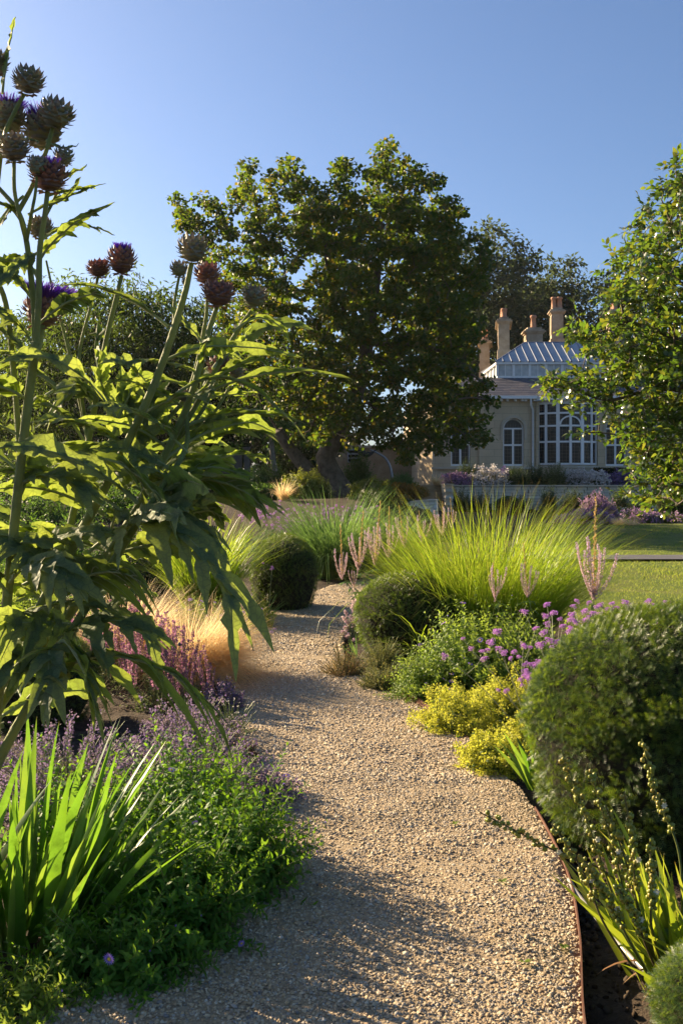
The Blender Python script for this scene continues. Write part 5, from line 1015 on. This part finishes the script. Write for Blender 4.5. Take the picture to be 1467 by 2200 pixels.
salvia('small pink salvia spikes leaning over the path end of the blond grass', -1.0, 6.75, .16, .2, 18, .36, 73)
ert = plant('eryngium', 'few steel blue thistle heads among the salvia spikes', 'eryngium', -1.22, 6.75); rng = RNG(74)
for i in range(7):
    q = np.array([rng.normal(0, .12), rng.normal(0, .1), .34 + .12 * rng.random()]); mb = MB(); tubes(mb, [q * [.5, .5, 0]], [q], .002, .0015, 4); mb.obj('stem', M['stem'], ert)
    mb = MB(); ball(mb, q, (.010, .010, .015), 8, 6); n = 9; a = np.arange(n) * 6.283 / n; d = np.stack([np.cos(a), np.sin(a), .3 + 0 * a], -1); scatter(mb, LEAF2[0], LEAF2[1], np.tile(q - [0, 0, .01], (n, 1)), d, np.tile([0, 0, 1.], (n, 1)), .028, .25); mb.obj('thistle_head', M['eryngium'], ert)
# blond feather grass
def stipa(label, x, y, n, L, seed, az, azs, lean, bend, w=.0016, foot=.14, group='blond feather grasses'):
    return grass_tuft('feather_grass', label, x, y, n, L, w, .7, lean, bend, 'stipa', seed, group, foot, 7, az, 1.2, None, azs)
stipa('blond feather grass pouring over onto the gravel', -1.22, 7.75, 4200, .80, 81, -.25, .9, .8, 1.35, .0038, .2)
stipa('second blond feather grass farther left behind the salvia', -1.85, 8.3, 3600, .85, 82, -.3, 1.3, .6, 1.3, .0036, .25)
# yew domes
YB1 = yew_parts(1, 1, 1.5, 9500, .088, 5, 10); YBIG = yew_parts(.62, .62, 1.02, 22000, .048, 6, 11)
yew('dark yew dome behind the cardoon stems at the left', -2.0, 6.5, YB1, (.42, .42, .40), 1)
yew('dark yew dome left of the path bend', -.70, 12.2, YB1, (.42, .42, .62), 2)
yew('big dark yew dome filling the right foreground', 1.44, 4.42, YBIG, (1, 1, 1), .6)
yew('shaggy yew dome behind the russet thyme, grass blades lying over it', .62, 9.2, YB1, (.52, .5, .49), 4)
yew('yew dome cut off by the bottom right corner', 1.14, 2.50, YBIG, (.60, .5, .37), 2.2)
aster('lavender flowered aster beyond the blond grass', -1.35, 10.1, .55, .5, .42, 230, 31, mat='asterlight', leaf=.045, k=16, nfl=46, nbud=12, r=.020, front=True)
AL = ('alchemilla', 80, .78, 1.08, .0098, .034, 1.0)
def alchemilla(label, x, y, rx, ry, h, n, seed): return mound('ladys_mantle', label, "lady's mantle", x, y, rx, ry, h, n, .05, 'alchleaf', 3, .9, LEAF6, seed, 'stem', AL, "lady's mantle clumps", s0=.1, floname='blossom')
alchemilla("small yellow lady's mantle below the left path yew dome", -.92, 10.6, .22, .25, .25, 110, 41)
sword_clump('daylily', 'narrow leaved daylily between small lady\'s mantle and yew dome', 'daylily', -.88, 11.3, 34, .42, .012, .7, 'grassblue', 42, .06, bend=.8)
grass_tuft('maiden_grass', 'bright upright maiden grass left of the path yew dome', -1.60, 11.6, 1150, 1.35, .011, .7, .50, .75, 'grassbright', 91, 'maiden grasses', .22)
grass_tuft('maiden_grass', 'blue green fountain of grass behind the path bend', -.10, 16.2, 2300, 1.65, .014, .75, .75, 1.05, 'grassblue', 92, 'maiden grasses', .40)
grass_tuft('maiden_grass', 'second blue green grass mound right of the fountain', .75, 17.5, 1300, 1.4, .014, .75, .75, 1.05, 'grassblue', 95, 'maiden grasses', .34)
def verbena(label, x, y, n, H, spread, seed, cl=.020, group='purple verbena plants', lean=(0, 0), k=3):
    """Wiry forked stems, each fork ending in a flower cluster that is a part."""
    rng = RNG(seed); t_ = plant('verbena', label, 'verbena', x, y, group); mb = MB(); tips = []
    for i in range(n):
        a = rng.random() * 6.283; b = np.array([rng.normal(0, .05), rng.normal(0, .05), 0]); h = H * (.62 + .42 * rng.random()); d = np.array([math.cos(a) * spread * rng.random() + lean[0], math.sin(a) * spread * rng.random() + lean[1], 0]); t1 = b + d * .6 + [0, 0, h * .7]; e = b + d + [0, 0, h]
        p = spline([b, b * .6 + t1 * .4 + [0, 0, .05 * h], t1, e], 8)[None]; stem_mesh(mb, p, .0026, 0, 4); tips.append(e)
        for j in range(int(rng.integers(1, k + 1))):
            aj = rng.random() * 6.283; u = t1 + (e - t1) * rng.random() * .5; f = u + np.array([math.cos(aj), math.sin(aj), 0]) * .11 * (.5 + rng.random()) + [0, 0, .08 + .12 * rng.random()]; stem_mesh(mb, spline([u, (u + f) / 2 + [0, 0, -.015], f], 5)[None], .0016, 0, 4); tips.append(f)
    mb.obj('stems', M['stemgrey'], t_, True, 'stuff')
    for f in tips: o = link('flower_cluster', VERB[int(rng.integers(3))], t_); o.location = f; s_ = cl * (.7 + .6 * rng.random()); o.scale = (s_, s_, s_ * .8); o.rotation_euler = (rng.normal(0, .3), rng.normal(0, .3), rng.random() * 6)
    return t_
def verb_mesh(seed):
    rng = RNG(seed); mb = MB(); m_ = 5 + seed
    for j in range(m_):
        c_ = np.array([math.cos(j * 2.4), math.sin(j * 2.4), 0]) * .55 * math.sqrt((j + .3) / m_) * 1.25 + [0, 0, .25 * rng.normal()]; n = 34; d = nrm(rng.normal(size=(n, 3)) + [0, 0, .7]); r_ = .36 + .1 * rng.random()
        scatter(mb, LEAF2[0], LEAF2[1], c_ + d * r_ * [1, 1, 1.1], d + rng.normal(0, .5, (n, 3)), rng.normal(size=(n, 3)), .24, 1.0)
    return mb.mesh('flower_cluster', M['verbena'])
VERB = [verb_mesh(i) for i in range(3)]
for i, (xx, yy_, lb) in enumerate(((-1.05, 18.8, 'purple verbena drift nearest the left grass'), (-.35, 19.6, 'purple verbena drift left of the blue grass fountain'), (-1.7, 20.5, 'purple verbena drift farthest left below the bank'), (.35, 20.8, 'purple verbena drift below the maple trunk'))):
    verbena(lb, xx, yy_, 30, 1.10, .5, 300 + i, .030, k=2)
    mound('verbena_foliage', lb.replace('purple verbena drift', 'green leaf mass under the verbena drift'), 'foliage', xx, yy_, .8, .5, .75, 160, .09, 'grassblue', 9, .3, LEAF2, 310 + i)
verbena('single verbena stem by the left path yew dome', -.85, 11.0, 1, .7, .3, 320, .022, k=1)

# ------------------------------------------------------------------ right border
grass_tuft('maiden_grass', 'huge sunlit maiden grass in the right border', 1.40, 9.6, 5200, 1.62, .0064, .66, .64, .92, 'grassbright', 93, 'maiden grasses', .55)
grass_tuft('maiden_grass', 'loose maiden grass arching over the shaggy yew dome', .78, 8.75, 130, .85, .011, .6, .9, 1.6, 'grassbright', 94, 'maiden grasses', .15)
SPK = [spike_mesh(80 + i, 1, .034, 260, 'pinkspike', .45, .030, .006, 'tanspike', .0, .30) for i in range(3)]; SPT = [spike_mesh(90 + i, 1, .030, 190, 'tanspike', .3, .030, .008, 'tanspike') for i in range(2)]
def veronicastrum(label, x, y, stems, seed, group='veronicastrum plants'):
    """STEMS: (dx, dy, height of the candelabra, length of its arms, number of arms, length of the tall middle spike)."""
    rng = RNG(seed); t_ = plant('veronicastrum', label, 'veronicastrum', x, y, group); mb = MB(); ml = MB()
    for (dx, dy, h, al, na, mid) in stems:
        b = np.array([dx * .4, dy * .4, 0]); e = np.array([dx, dy, h]); p = spline([b, (b + e) / 2 + [0, 0, .05], e], 8); tube(mb, p, .0035, 5)
        for s_ in np.linspace(.35, .97, 7):
            q = p[min(int(s_ * 7), 7)]; a = rng.random() * 6.28 + np.arange(5) * 1.256; d = np.stack([np.cos(a), np.sin(a), -.15 + 0 * a], -1); scatter(ml, LEAF6[0], LEAF6[1], np.tile(q, (5, 1)), d, np.tile([0, 0, 1.], (5, 1)), .11, .2)
        for i in range(na):
            a = i * 6.283 / na + rng.normal(0, .3); o = link('flower_spike', SPK[i % 3], t_); l_ = al * (.7 + .4 * rng.random()); o.location = e - [0, 0, .05 * rng.random()]; o.scale = (l_ * .85, l_ * .85, l_); tl = rng.normal(0, .10); o.rotation_euler = (rng.normal(0, .08), tl, a); o.scale[0] *= .6 + .8 * rng.random()
        o = link('flower_spike', SPT[0], t_); o.location = e; o.scale = (mid * .5, mid * .5, mid); o.rotation_euler = (rng.normal(0, .06), rng.normal(0, .06), 0)
    mb.obj('stems', M['stem'], t_); ml.obj('foliage', M['midleaf'], t_, True, 'stuff'); return t_
def vs(px, py, Y, x, y): q = P(px, py, Y); return q[0] - x, q[1] - y, q[2]
veronicastrum('pale pink veronicastrum candelabras leaning over the path bend', .55, 10.4, [(*vs(770, 1205, 9.9, .55, 10.4), .33, 7, .55), (*vs(805, 1195, 10.2, .55, 10.4), .36, 9, .62), (*vs(735, 1225, 9.8, .55, 10.4), .30, 7, .5), (*vs(835, 1180, 10.5, .55, 10.4), .32, 7, .5), (*vs(868, 1160, 10.6, .55, 10.4), .30, 6, .42), (*vs(760, 1250, 9.7, .55, 10.4), .2, 5, .2)], 101)
veronicastrum('low pair of veronicastrum candelabras before the big maiden grass', 1.75, 8.3, [(*vs(1062, 1268, 8.2, 1.75, 8.3), .24, 7, .28), (*vs(1132, 1262, 8.3, 1.75, 8.3), .27, 8, .42)], 102)
veronicastrum('tall single veronicastrum with long seed spike beside the lawn', 1.98, 7.9, [(*vs(1274, 1262, 7.9, 1.98, 7.9), .42, 11, .78)], 103)
veronicastrum('pale veronicastrum spires half lost in the big maiden grass', 1.15, 10.6, [(*vs(905, 1150, 10.8, 1.15, 10.6), .28, 6, .3), (*vs(950, 1140, 10.9, 1.15, 10.6), .28, 6, .35), (*vs(970, 1120, 11, 1.15, 10.6), .2, 4, .3)], 104)
mound('betony', 'small upright pale pink betony spikes at the bend of the path', 'betony', .14, 9.9, .12, .12, .42, 26, .03, 'midleaf', 8, .4, LEAF2, 105, flo=('pinkspike', 60, .62, 1.02, .016, .016, .9), arch=.9)
aster('broad light green aster mound behind the lady\'s mantle', 1.02, 7.30, .54, .52, .62, 720, 41, mat='asterlight', leaf=.064, k=20, wid=.42, nfl=14, nbud=22, r=.022)
aster('light green aster mound right behind the verbena stems', 1.58, 7.0, .44, .45, .56, 430, 42, mat='asterlight', leaf=.060, k=17, wid=.42, nfl=4, nbud=12, r=.02)
aster('low light green aster beside the thyme', 0.58, 7.10, .30, .28, .34, 270, 43, mat='asterlight', leaf=.046, k=20, wid=.40, nfl=6, nbud=6, r=.02)
verbena('wiry verbena with bright purple clusters before the aster mound', 1.36, 5.95, 13, .82, .62, 330, .023, lean=(.0, 0), k=5)
verbena('second wiry verbena rising behind the big yew dome', 1.66, 6.3, 11, .86, .50, 331, .024, k=5)
verbena('low verbena leaning left across the lady\'s mantle', 1.15, 5.75, 8, .58, .42, 332, .022, lean=(-.25, 0), k=3)
alchemilla("nearest yellow lady's mantle clump at the gravel", .80, 5.30, .18, .19, .22, 130, 51)
alchemilla("broad yellow lady's mantle clump behind the nearest one", .70, 6.12, .25, .26, .31, 210, 52)
alchemilla("yellow lady's mantle below the verbena, third from the path", 1.05, 6.35, .25, .22, .32, 190, 53)
alchemilla("yellow lady's mantle beside the big yew dome", 1.18, 5.75, .20, .20, .28, 140, 54)
mound('thyme', 'russet rounded thyme at the gravel corner', 'thyme', .03, 7.78, .21, .20, .26, 420, .019, 'thymered', 20, .45, LEAF2, 61, group='thyme cushions')
mound('thyme', 'pale yellow thyme in front of the aster', 'thyme', .30, 7.38, .20, .18, .21, 360, .019, 'thyme', 20, .45, LEAF2, 62, group='thyme cushions')
mound('thyme', 'grey green thyme between russet thyme and shaggy yew dome', 'thyme', .33, 8.1, .20, .18, .27, 300, .019, 'thyme', 18, .45, LEAF2, 63, group='thyme cushions')
sword_clump('iris_clump', 'young iris leaves springing from behind the big yew dome', 'iris', .98, 4.95, 11, .36, .030, .75, 'iris', 64, .05, az=2.6, azs=.9, bend=.35)
sword_clump('sword_tuft', 'small dark sword leaved tuft below the shaggy yew dome', 'perennial', .14, 8.9, 14, .22, .012, 1.1, 'grassblue', 65, .04, az=3.0, azs=.7)
mb = MB(); t_ = plant('thistle_bud', 'single wine red bud showing above the big yew dome', 'flower', 1.78, 5.4); tubes(mb, [[0, 0, 0]], [[0, 0, .86]], .003, .003, 5); mb.obj('stem', M['stem'], t_); mb = MB(); ball(mb, (0, 0, .875), (.02, .02, .022), 10, 7); n = 30; rng = RNG(3); d = nrm(rng.normal(size=(n, 3)) + [0, 0, 1]); scatter(mb, LEAF2[0], LEAF2[1], d * .015 + [0, 0, .875], d, rng.normal(size=(n, 3)), .022, .4); mb.obj('bud', leafmat('wine', [(.25,.04,.12),(.35,.08,.2)], [(.5,.1,.3)], .3), t_)
# the sisyrinchium with its strings of round pods
rng = RNG(111); sx, sy = 1.05, 3.08; ss = plant('sisyrinchium', 'sword leaved plant with knobbly strings of round seed pods, lower right', 'perennial', sx, sy)
for i in range(84):
    a = 2.75 + rng.normal(0, .75); mb = MB(); ribbons(mb, [[rng.normal(0, .05), rng.normal(0, .07), 0]], [a], [.25 + .75 * rng.random()], [.25 * rng.normal()], [.28 + .26 * rng.random()], [.026 + .012 * rng.random()], 7, lambda s: np.clip(np.minimum(1, .7 + s) * np.clip((1 - s) * 2.0, 0, 1) ** .8, .02, 1), 2.0, .12, twist=rng.normal(0, .9, 1)); mb.obj('leaf', M['sisleaf'], ss)
for i in range(5):
    mb = MB(); ribbons(mb, [[rng.normal(0, .04), rng.normal(0, .04), .02]], [3.6 + rng.normal(0, .5)], [1.0], [1.2], [.26], [.016], 7, None, 1.2, .1); mb.obj('withered_leaf', M['dry'], ss)
L0 = np.array(ss.location)
for (bx, by, bY), (tx, ty, tY) in (((1330, 1960, 3.1), (1205, 1612, 3.1)), ((1360, 1990, 3.05), (1262, 1640, 3.05)), ((1330, 1900, 3.1), (1030, 1745, 3.2)), ((1370, 1960, 3.0), (1340, 1700, 3.0)), ((1460, 1850, 3.1), (1378, 1588, 3.15)), ((1300, 1990, 2.95), (1185, 1770, 3.0)), ((1400, 2000, 2.95), (1395, 1800, 2.95)), ((1350, 2020, 2.9), (1260, 1860, 2.95)), ((1390, 2040, 2.9), (1320, 1900, 2.9)), ((1380, 1980, 3.0), (1300, 1730, 3.05))):
    e = P(tx, ty, tY) - L0; b = P(bx, by, bY) - L0; f = np.array([b[0] * .4, b[1] * .4, 0]); p = spline([f, b, (b + e) / 2 + rng.normal(0, .008, 3), e], 26); mb = MB(); tube(mb, p, np.linspace(.0042, .0022, 26), 6); sk = mb.obj('flower_stalk', M['podstalk'], ss)
    mb = MB(); n = 15
    for j in range(n):
        s_ = .50 + .50 * (j + .3 * rng.random()) / n; q = p[min(int(s_ * 25), 25)]
        for k in range(int(rng.integers(3, 6))): mb_c = q + nrm(rng.normal(size=3)) * (.010 + .005 * rng.random()); r_ = .0062 + .0022 * rng.random(); mb.add(ICO_V * r_ * [1, 1, 1.15] + mb_c, ICO_F)
    mb.obj('seed_pods', M['pod'], sk, True, 'stuff')
    if rng.random() < .5:
        mb = MB(); q = p[16] + [.01, -.012, .0]; n = 6; a = np.arange(n) * 1.047; d = np.stack([np.cos(a), -.5 + 0 * a, np.sin(a)], -1); scatter(mb, LEAF2[0], LEAF2[1], np.tile(q, (n, 1)), d, np.tile([0, -1., 0], (n, 1)), .012, .8); mb.obj('petals', M['petal'], sk)
# seedlings on the gravel
rng = RNG(120)
for i, (px_, py_, lb) in enumerate(((975, 1775, 'lone weed seedling in the middle of the gravel'), (1078, 1903, 'weed seedling on the gravel left of the pipe'), (1210, 2040, 'weed seedling on the gravel beside the edging'), (1125, 2075, 'lowest weed seedling on the gravel'))):
    Y = EYE * F / (py_ - HZ); x = (px_ - CX) / F * Y; t_ = thing('weed_seedling', lb, 'weed', (x, Y, float(gravel_z(np.array(x), np.array(Y))) + .004), 'weed seedlings on the gravel'); mb = MB(); n = 7; a = rng.random(n) * 6.28; d = np.stack([np.cos(a), np.sin(a), .5 + 0 * a], -1); scatter(mb, LEAF6[0], LEAF6[1], np.tile([0, 0, .004], (n, 1)), d, np.tile([0, 0, 1.], (n, 1)), .018 + .012 * rng.random(n), .5); mb.obj('leaves', M['asterlight'], t_)

rng = RNG(130); mb = MB(); scatter(mb, LEAF6[0], LEAF6[1], [[0, 0, 0]], [[0, 1., .1]], [[0, 0, 1.]], 1.0, .8); FL = mb.mesh('fallen_leaf', M['dry'])
for i, (px_, py_, lb) in enumerate(((1060, 1825, 'dry brown leaf on the gravel below the lone weed seedling'), (905, 1620, 'dry brown leaf on the gravel left of the nearest lady\'s mantle'), (1155, 2130, 'dry brown leaf on the gravel near the bottom edge'), (690, 1905, 'dry brown leaf on the shaded gravel beside the aster'))):
    Y = EYE * F / (py_ - HZ); x = (px_ - CX) / F * Y; o = link('fallen_leaf', FL); tag(o, lb, 'leaf', 'dry leaves fallen on the gravel'); o.location = (x, Y, float(gravel_z(np.array(x), np.array(Y))) + .012); o.scale = (.016 + .01 * rng.random(),) * 3; o.rotation_euler = (rng.normal(0, .3), rng.normal(0, .3), rng.random() * 6)
# ------------------------------------------------------------------ bank under the maple, far beds, terrace planting
def shrub(name, label, cat, px, py_top, py_bot, wpx, Y, mat, leaf, n, seed, flo=None, k=14, tmpl=LEAF2, wid=.5, depth=.8, z=None, group=None, arch=.75, spread=.5, name2=None, out=.9):
    x = (px - CX) / F * Y; zb = float(terrain(np.array(x), np.array(Y))) - .03 if z is None else z; h = EYE - (py_top - HZ) / F * Y - zb; rx = wpx / 2 / F * Y * 1.1; h = h * 1.18
    return mound(name, label, cat, x, Y, rx, rx * depth, max(h, .15), n, leaf, mat, k, wid, tmpl, seed, 'stem', flo, group, zb, .2, out, .6, .12, arch, spread, sr=.004, seg=4)
g = 'shrubs on the bank below the maple'
shrub('shrub', 'dense dark green rounded shrub left of the maple trunk', 'shrub', 572, 1006, 1055, 115, 33, 'midleaf', .17, 400, 401, group=g)
shrub('shrub', 'lime green shrub against the leaning maple trunk', 'shrub', 655, 1018, 1075, 100, 30, 'limeleaf', .17, 376, 402, group=g)
shrub('shrub', 'bright green bush right behind the maple trunk', 'shrub', 768, 985, 1050, 70, 34, 'midleaf', .17, 306, 403, group=g)
shrub('shrub', 'olive shrub right of the maple trunk', 'shrub', 800, 1035, 1100, 90, 30, 'limeleaf', .17, 306, 404, group=g)
shrub('shrub', 'orange tinted barberry shrub left of the steps', 'shrub', 848, 1042, 1100, 110, 33, 'rust_leaf', .17, 494, 405, group=g)
shrub('shrub', 'small orange tipped shrub next to the steps', 'shrub', 892, 1048, 1095, 50, 36, 'rust_leaf', .17, 235, 406, group=g)
shrub('shrub', 'dark shrub at the foot of the maple trunk on the right', 'shrub', 812, 1062, 1110, 120, 28.5, 'darkleaf', .17, 376, 407, group=g)
shrub('shrub', 'dark green shrub between barberry and ochre wall', 'shrub', 862, 1022, 1060, 60, 40, 'midleaf', .17, 235, 408, group=g)
shrub('shrub', 'low fern green shrub left of the lime shrub', 'shrub', 560, 1045, 1080, 80, 29, 'midleaf', .17, 235, 409, group=g)
shrub('shrub', 'hazy bush beside the driveway behind the cardoon', 'shrub', 300, 1000, 1070, 180, 31, 'willow', .10, 300, 410, group=g)
shrub('shrub', 'second hazy bush at the left behind the cardoon stems', 'shrub', 120, 990, 1080, 200, 29, 'willow', .10, 320, 411, group=g)
grass_tuft('feather_grass', 'small blond grass tuft on the bank below the maple', gx(608, 28), 28, 260, .75, .012, .7, .7, 1.2, 'stipa', 96, 'blond feather grasses', .1)
grass_tuft('feather_grass', 'tan grass tuft hanging over the top of the steps', gx(945, 43), 44.6, 260, .8, .02, .7, .8, 1.6, 'stipa', 97, 'blond feather grasses', .1, z=1.44)
g = 'terrace border plants'; TZ = 1.43
LV = ('lavender', 18, .55, 1.05, .06, .05, 1.0); WH = ('white', 12, .75, 1.05, .075, .10, .8)
for i, (nm, lb, ct, px_, yt, wp, mt, lf, n_, fl) in enumerate((
    ('lavender', 'pink lavender at the left end of the terrace border', 'lavender', 978, 1020, 72, 'rosemary', .09, 260, ('pinklav', 18, .5, 1.05, .06, .05, 1.0)),
    ('rosemary', 'dark rosemary under the leftmost house window', 'rosemary', 1003, 994, 42, 'rosemary', .14, 200, None), ('phlox', 'white flowers left of the downpipe on the terrace', 'phlox', 1048, 1006, 78, 'rosemary', .10, 240, WH),
    ('lavender', 'small violet lavender beside the white terrace flowers', 'lavender', 1086, 1012, 26, 'rosemary', .09, 110, LV), ('rosemary', 'rosemary below the left arched window', 'rosemary', 1108, 1008, 52, 'rosemary', .15, 220, None),
    ('rosemary', 'rosemary in front of the downpipe', 'rosemary', 1150, 1002, 56, 'rosemary', .15, 240, None), ('rosemary', 'tallest rosemary under the bow window', 'rosemary', 1192, 1000, 54, 'rosemary', .15, 240, None),
    ('phlox', 'white flowers below the bow window', 'phlox', 1235, 1012, 50, 'rosemary', .10, 190, WH), ('phlox', 'white flowers right of the bow window', 'phlox', 1280, 1016, 50, 'rosemary', .10, 190, WH),
    ('lavender', 'long violet lavender right of the white terrace flowers', 'lavender', 1338, 1016, 80, 'rosemary', .09, 260, LV), ('phlox', 'white flowers beside the overhanging tree', 'phlox', 1378, 1006, 40, 'rosemary', .10, 160, WH), ('lavender', 'violet lavender behind the overhanging boughs', 'lavender', 1430, 1018, 60, 'rosemary', .09, 200, LV))):
    if 'pinklav' not in M: M['pinklav'] = leafmat('pink_lavender', [(.28,.16,.30),(.36,.22,.36),(.40,.26,.34)], [(.5,.3,.5)], .35, .7)
    shrub(nm, lb, ct, px_, yt, 1043, wp, 46.6 + .5 * (i % 2), mt, lf, n_, 420 + i, fl, 12, LEAF2, .25, .6, TZ, g)
hb = thing('box_hedge', 'clipped dark box hedge below the right arched window', 'hedge', (gx(1312, 48.6), 48.6, 1.43)); rng = RNG(440); n = 5200; q = rng.uniform(-1, 1, (n, 3)); f_ = rng.integers(0, 3, n); q[np.arange(n), f_] = np.sign(q[np.arange(n), f_]); pos = q * [.75, .35, .40] + [0, 0, .40] + rng.normal(0, .02, (n, 3))
mb = MB(); scatter(mb, LEAF2[0], LEAF2[1], pos, q + rng.normal(0, .6, (n, 3)), rng.normal(size=(n, 3)), .07, .7); mb.obj('foliage', M['darkleaf'], hb, True, 'stuff'); mb = MB(); mb.box((-.71, -.31, 0), (.71, .31, .77)); mb.obj('twig_core', M['yewcore'], hb)
g = 'plants in the beds below the terrace wall'
for i, (lb, px_, yt, wp, Y, mt) in enumerate((('dark shrub low against the left end of the terrace wall', 985, 1052, 60, 43.5, 'rosemary'), ('dark shrub second from the left along the terrace wall', 1030, 1060, 60, 43, 'rosemary'), ('thin upright shrub against the terrace wall below the bow window', 1178, 1048, 40, 44, 'rosemary'), ('upright shrub beside it to the right of the bow window', 1228, 1052, 56, 44, 'rosemary'), ('upright shrub against the terrace wall near the overhanging tree', 1330, 1050, 44, 44, 'rosemary'), ('dark bush behind the tip of the big maiden grass', 1110, 1066, 70, 42, 'darkleaf'), ('low dark bush between the upright wall shrubs', 1275, 1075, 60, 42, 'darkleaf'), ('dark bush below the overhanging boughs', 1370, 1080, 60, 41, 'darkleaf'))):
    shrub('shrub', lb, 'shrub', px_, yt, 1100, wp, Y, mt, .14, 150, 450 + i, None, 13, LEAF2, .35, .7, None, g)
yew('small clipped dome below the terrace wall behind the grass', gx(1092, 40), 40, YB1, (.55, .55, .48), 1); yew('small clipped dome behind the lilac catmint', gx(1278, 41), 41, YB1, (.55, .55, .56), 2); yew('larger clipped dome at the far right of the beds', gx(1448, 39), 39, YB1, (.72, .72, .60), 3)
g = 'plants along the far edge of the lawn'
for i, (nm, lb, ct, px_, yt, wp, Y, mt, n_, fl) in enumerate((
    ('catmint', 'mound of lilac catmint at the far edge of the lawn', 'catmint', 1262, 1100, 100, 33.5, 'midleaf', 320, ('lavender', 16, .7, 1.05, .05, .05, .8)), ('russian_sage', 'hazy lilac russian sage rising behind the catmint', 'russian sage', 1275, 1068, 60, 35, 'catmint', 200, ('pinklav', 24, .4, 1.05, .05, .06, 1.0)), ('russian_sage', 'smaller lilac russian sage right of the catmint', 'russian sage', 1305, 1082, 40, 35, 'catmint', 150, ('pinklav', 24, .4, 1.05, .05, .06, 1.0)),
    ('perennial', 'pink dotted leafy perennial right of the grass tufts', 'perennial', 1375, 1098, 80, 34, 'midleaf', 260, ('pinklav', 6, .9, 1.03, .06, .05, .8)), ('perennial', 'green perennial behind the tan grass tufts', 'perennial', 1325, 1096, 60, 35.5, 'midleaf', 200, ('white', 3, .9, 1.03, .05, .04, .4)), ('perennial', 'leafy perennial at the far right lawn edge', 'perennial', 1440, 1105, 90, 34, 'limeleaf', 260, ('pinklav', 4, .9, 1.03, .06, .05, .6)), ('perennial', 'pale green perennial behind the big maiden grass', 'perennial', 1190, 1085, 80, 36, 'limeleaf', 220, None), ('perennial', 'leafy perennial left of the catmint', 'perennial', 1215, 1110, 50, 34, 'catmint', 160, ('lavender', 10, .7, 1.05, .05, .05, .7)))):
    shrub(nm, lb, ct, px_, yt, 1138, wp, Y, mt, .10, n_, 470 + i, fl, 13, LEAF2, .4, .8, None, g)
grass_tuft('feather_grass', 'left of two little tan grass tufts on the lawn edge', gx(1328, 32.6), 32.6, 260, .42, .012, .8, .9, .8, 'stipa', 98, 'blond feather grasses', .12); grass_tuft('feather_grass', 'right of two little tan grass tufts on the lawn edge', gx(1357, 32.4), 32.4, 260, .38, .012, .8, .9, .8, 'stipa', 99, 'blond feather grasses', .12)

# ------------------------------------------------------------------ middle distance behind the cardoons
g = 'leafy clumps in the left border behind the cardoons'
mound('perennial', 'leafy green clump behind the left yew dome', 'perennial', -2.7, 8.6, .6, .6, .85, 260, .09, 'asterlight', 16, .3, LEAF2, 601, group=g)
mound('perennial', 'taller leafy clump at the left edge behind the cardoon stems', 'perennial', -3.7, 11.0, .9, .8, 1.15, 300, .11, 'midleaf', 16, .3, LEAF2, 602, group=g)
mound('perennial', 'dark leafy clump between left maiden grass and cardoon', 'perennial', -2.7, 13.2, .8, .7, 1.0, 280, .11, 'darkleaf', 16, .35, LEAF2, 603, group=g)
mound('perennial', 'broad leafy clump beyond the left maiden grass', 'perennial', -4.6, 15.5, 1.2, .9, 1.2, 320, .13, 'midleaf', 16, .35, LEAF2, 604, group=g)
mound('perennial', 'low leafy clump left of the verbena drifts', 'perennial', -3.2, 18.0, 1.0, .8, 1.0, 300, .13, 'darkleaf', 15, .35, LEAF2, 605, group=g)

g = 'tall bushes under the willows'
for i, (lb, px_, yt, wp, Y, mt) in enumerate((('broad bush under the willows at the left edge', 30, 985, 230, 30, 'willow'), ('bush under the willows beside the tall cardoon stem', 190, 965, 220, 33, 'midleaf'), ('bush under the willows above the maiden grass', 330, 975, 190, 34, 'willow'), ('dark bush beside the board fence', 425, 995, 130, 35, 'darkleaf'), ('low bush at the left behind the leafy clumps', 90, 1040, 260, 24, 'midleaf'), ('low bush before the driveway', 270, 1050, 200, 25, 'midleaf'))):
    shrub('bush', lb, 'bush', px_, yt, 1060, wp, Y, mt, .17, 230, 700 + i, None, 15, LEAF2, .4, .7, None, g)
# far woodland closing the view at the left, one mass
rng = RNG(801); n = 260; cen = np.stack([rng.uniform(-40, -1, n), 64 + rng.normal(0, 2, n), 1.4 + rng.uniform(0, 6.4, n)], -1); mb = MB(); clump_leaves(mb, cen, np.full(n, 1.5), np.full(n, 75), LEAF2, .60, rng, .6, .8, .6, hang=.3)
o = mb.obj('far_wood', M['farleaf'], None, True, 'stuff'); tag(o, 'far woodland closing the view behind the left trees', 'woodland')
# ------------------------------------------------------------------ morning haze: one closed box of even air round the garden
mb = MB(); mb.box((-60, -12, -1.2), (60, 110, 26)); hz_ = mb.obj('haze', None, None, False, 'stuff')
hm = bpy.data.materials.new('haze_air'); hm.use_nodes = True; ht = hm.node_tree; ht.nodes.clear(); ho = ht.nodes.new('ShaderNodeOutputMaterial'); hv = ht.nodes.new('ShaderNodeVolumePrincipled')
hv.inputs['Color'].default_value = (.92, .94, 1.0, 1); hv.inputs['Density'].default_value = .00012; hv.inputs['Anisotropy'].default_value = .4
ht.links.new(hv.outputs[0], ho.inputs['Volume']); hz_.data.materials.clear(); hz_.data.materials.append(hm)
tag(hz_, 'thin morning haze hanging over the garden', 'haze')
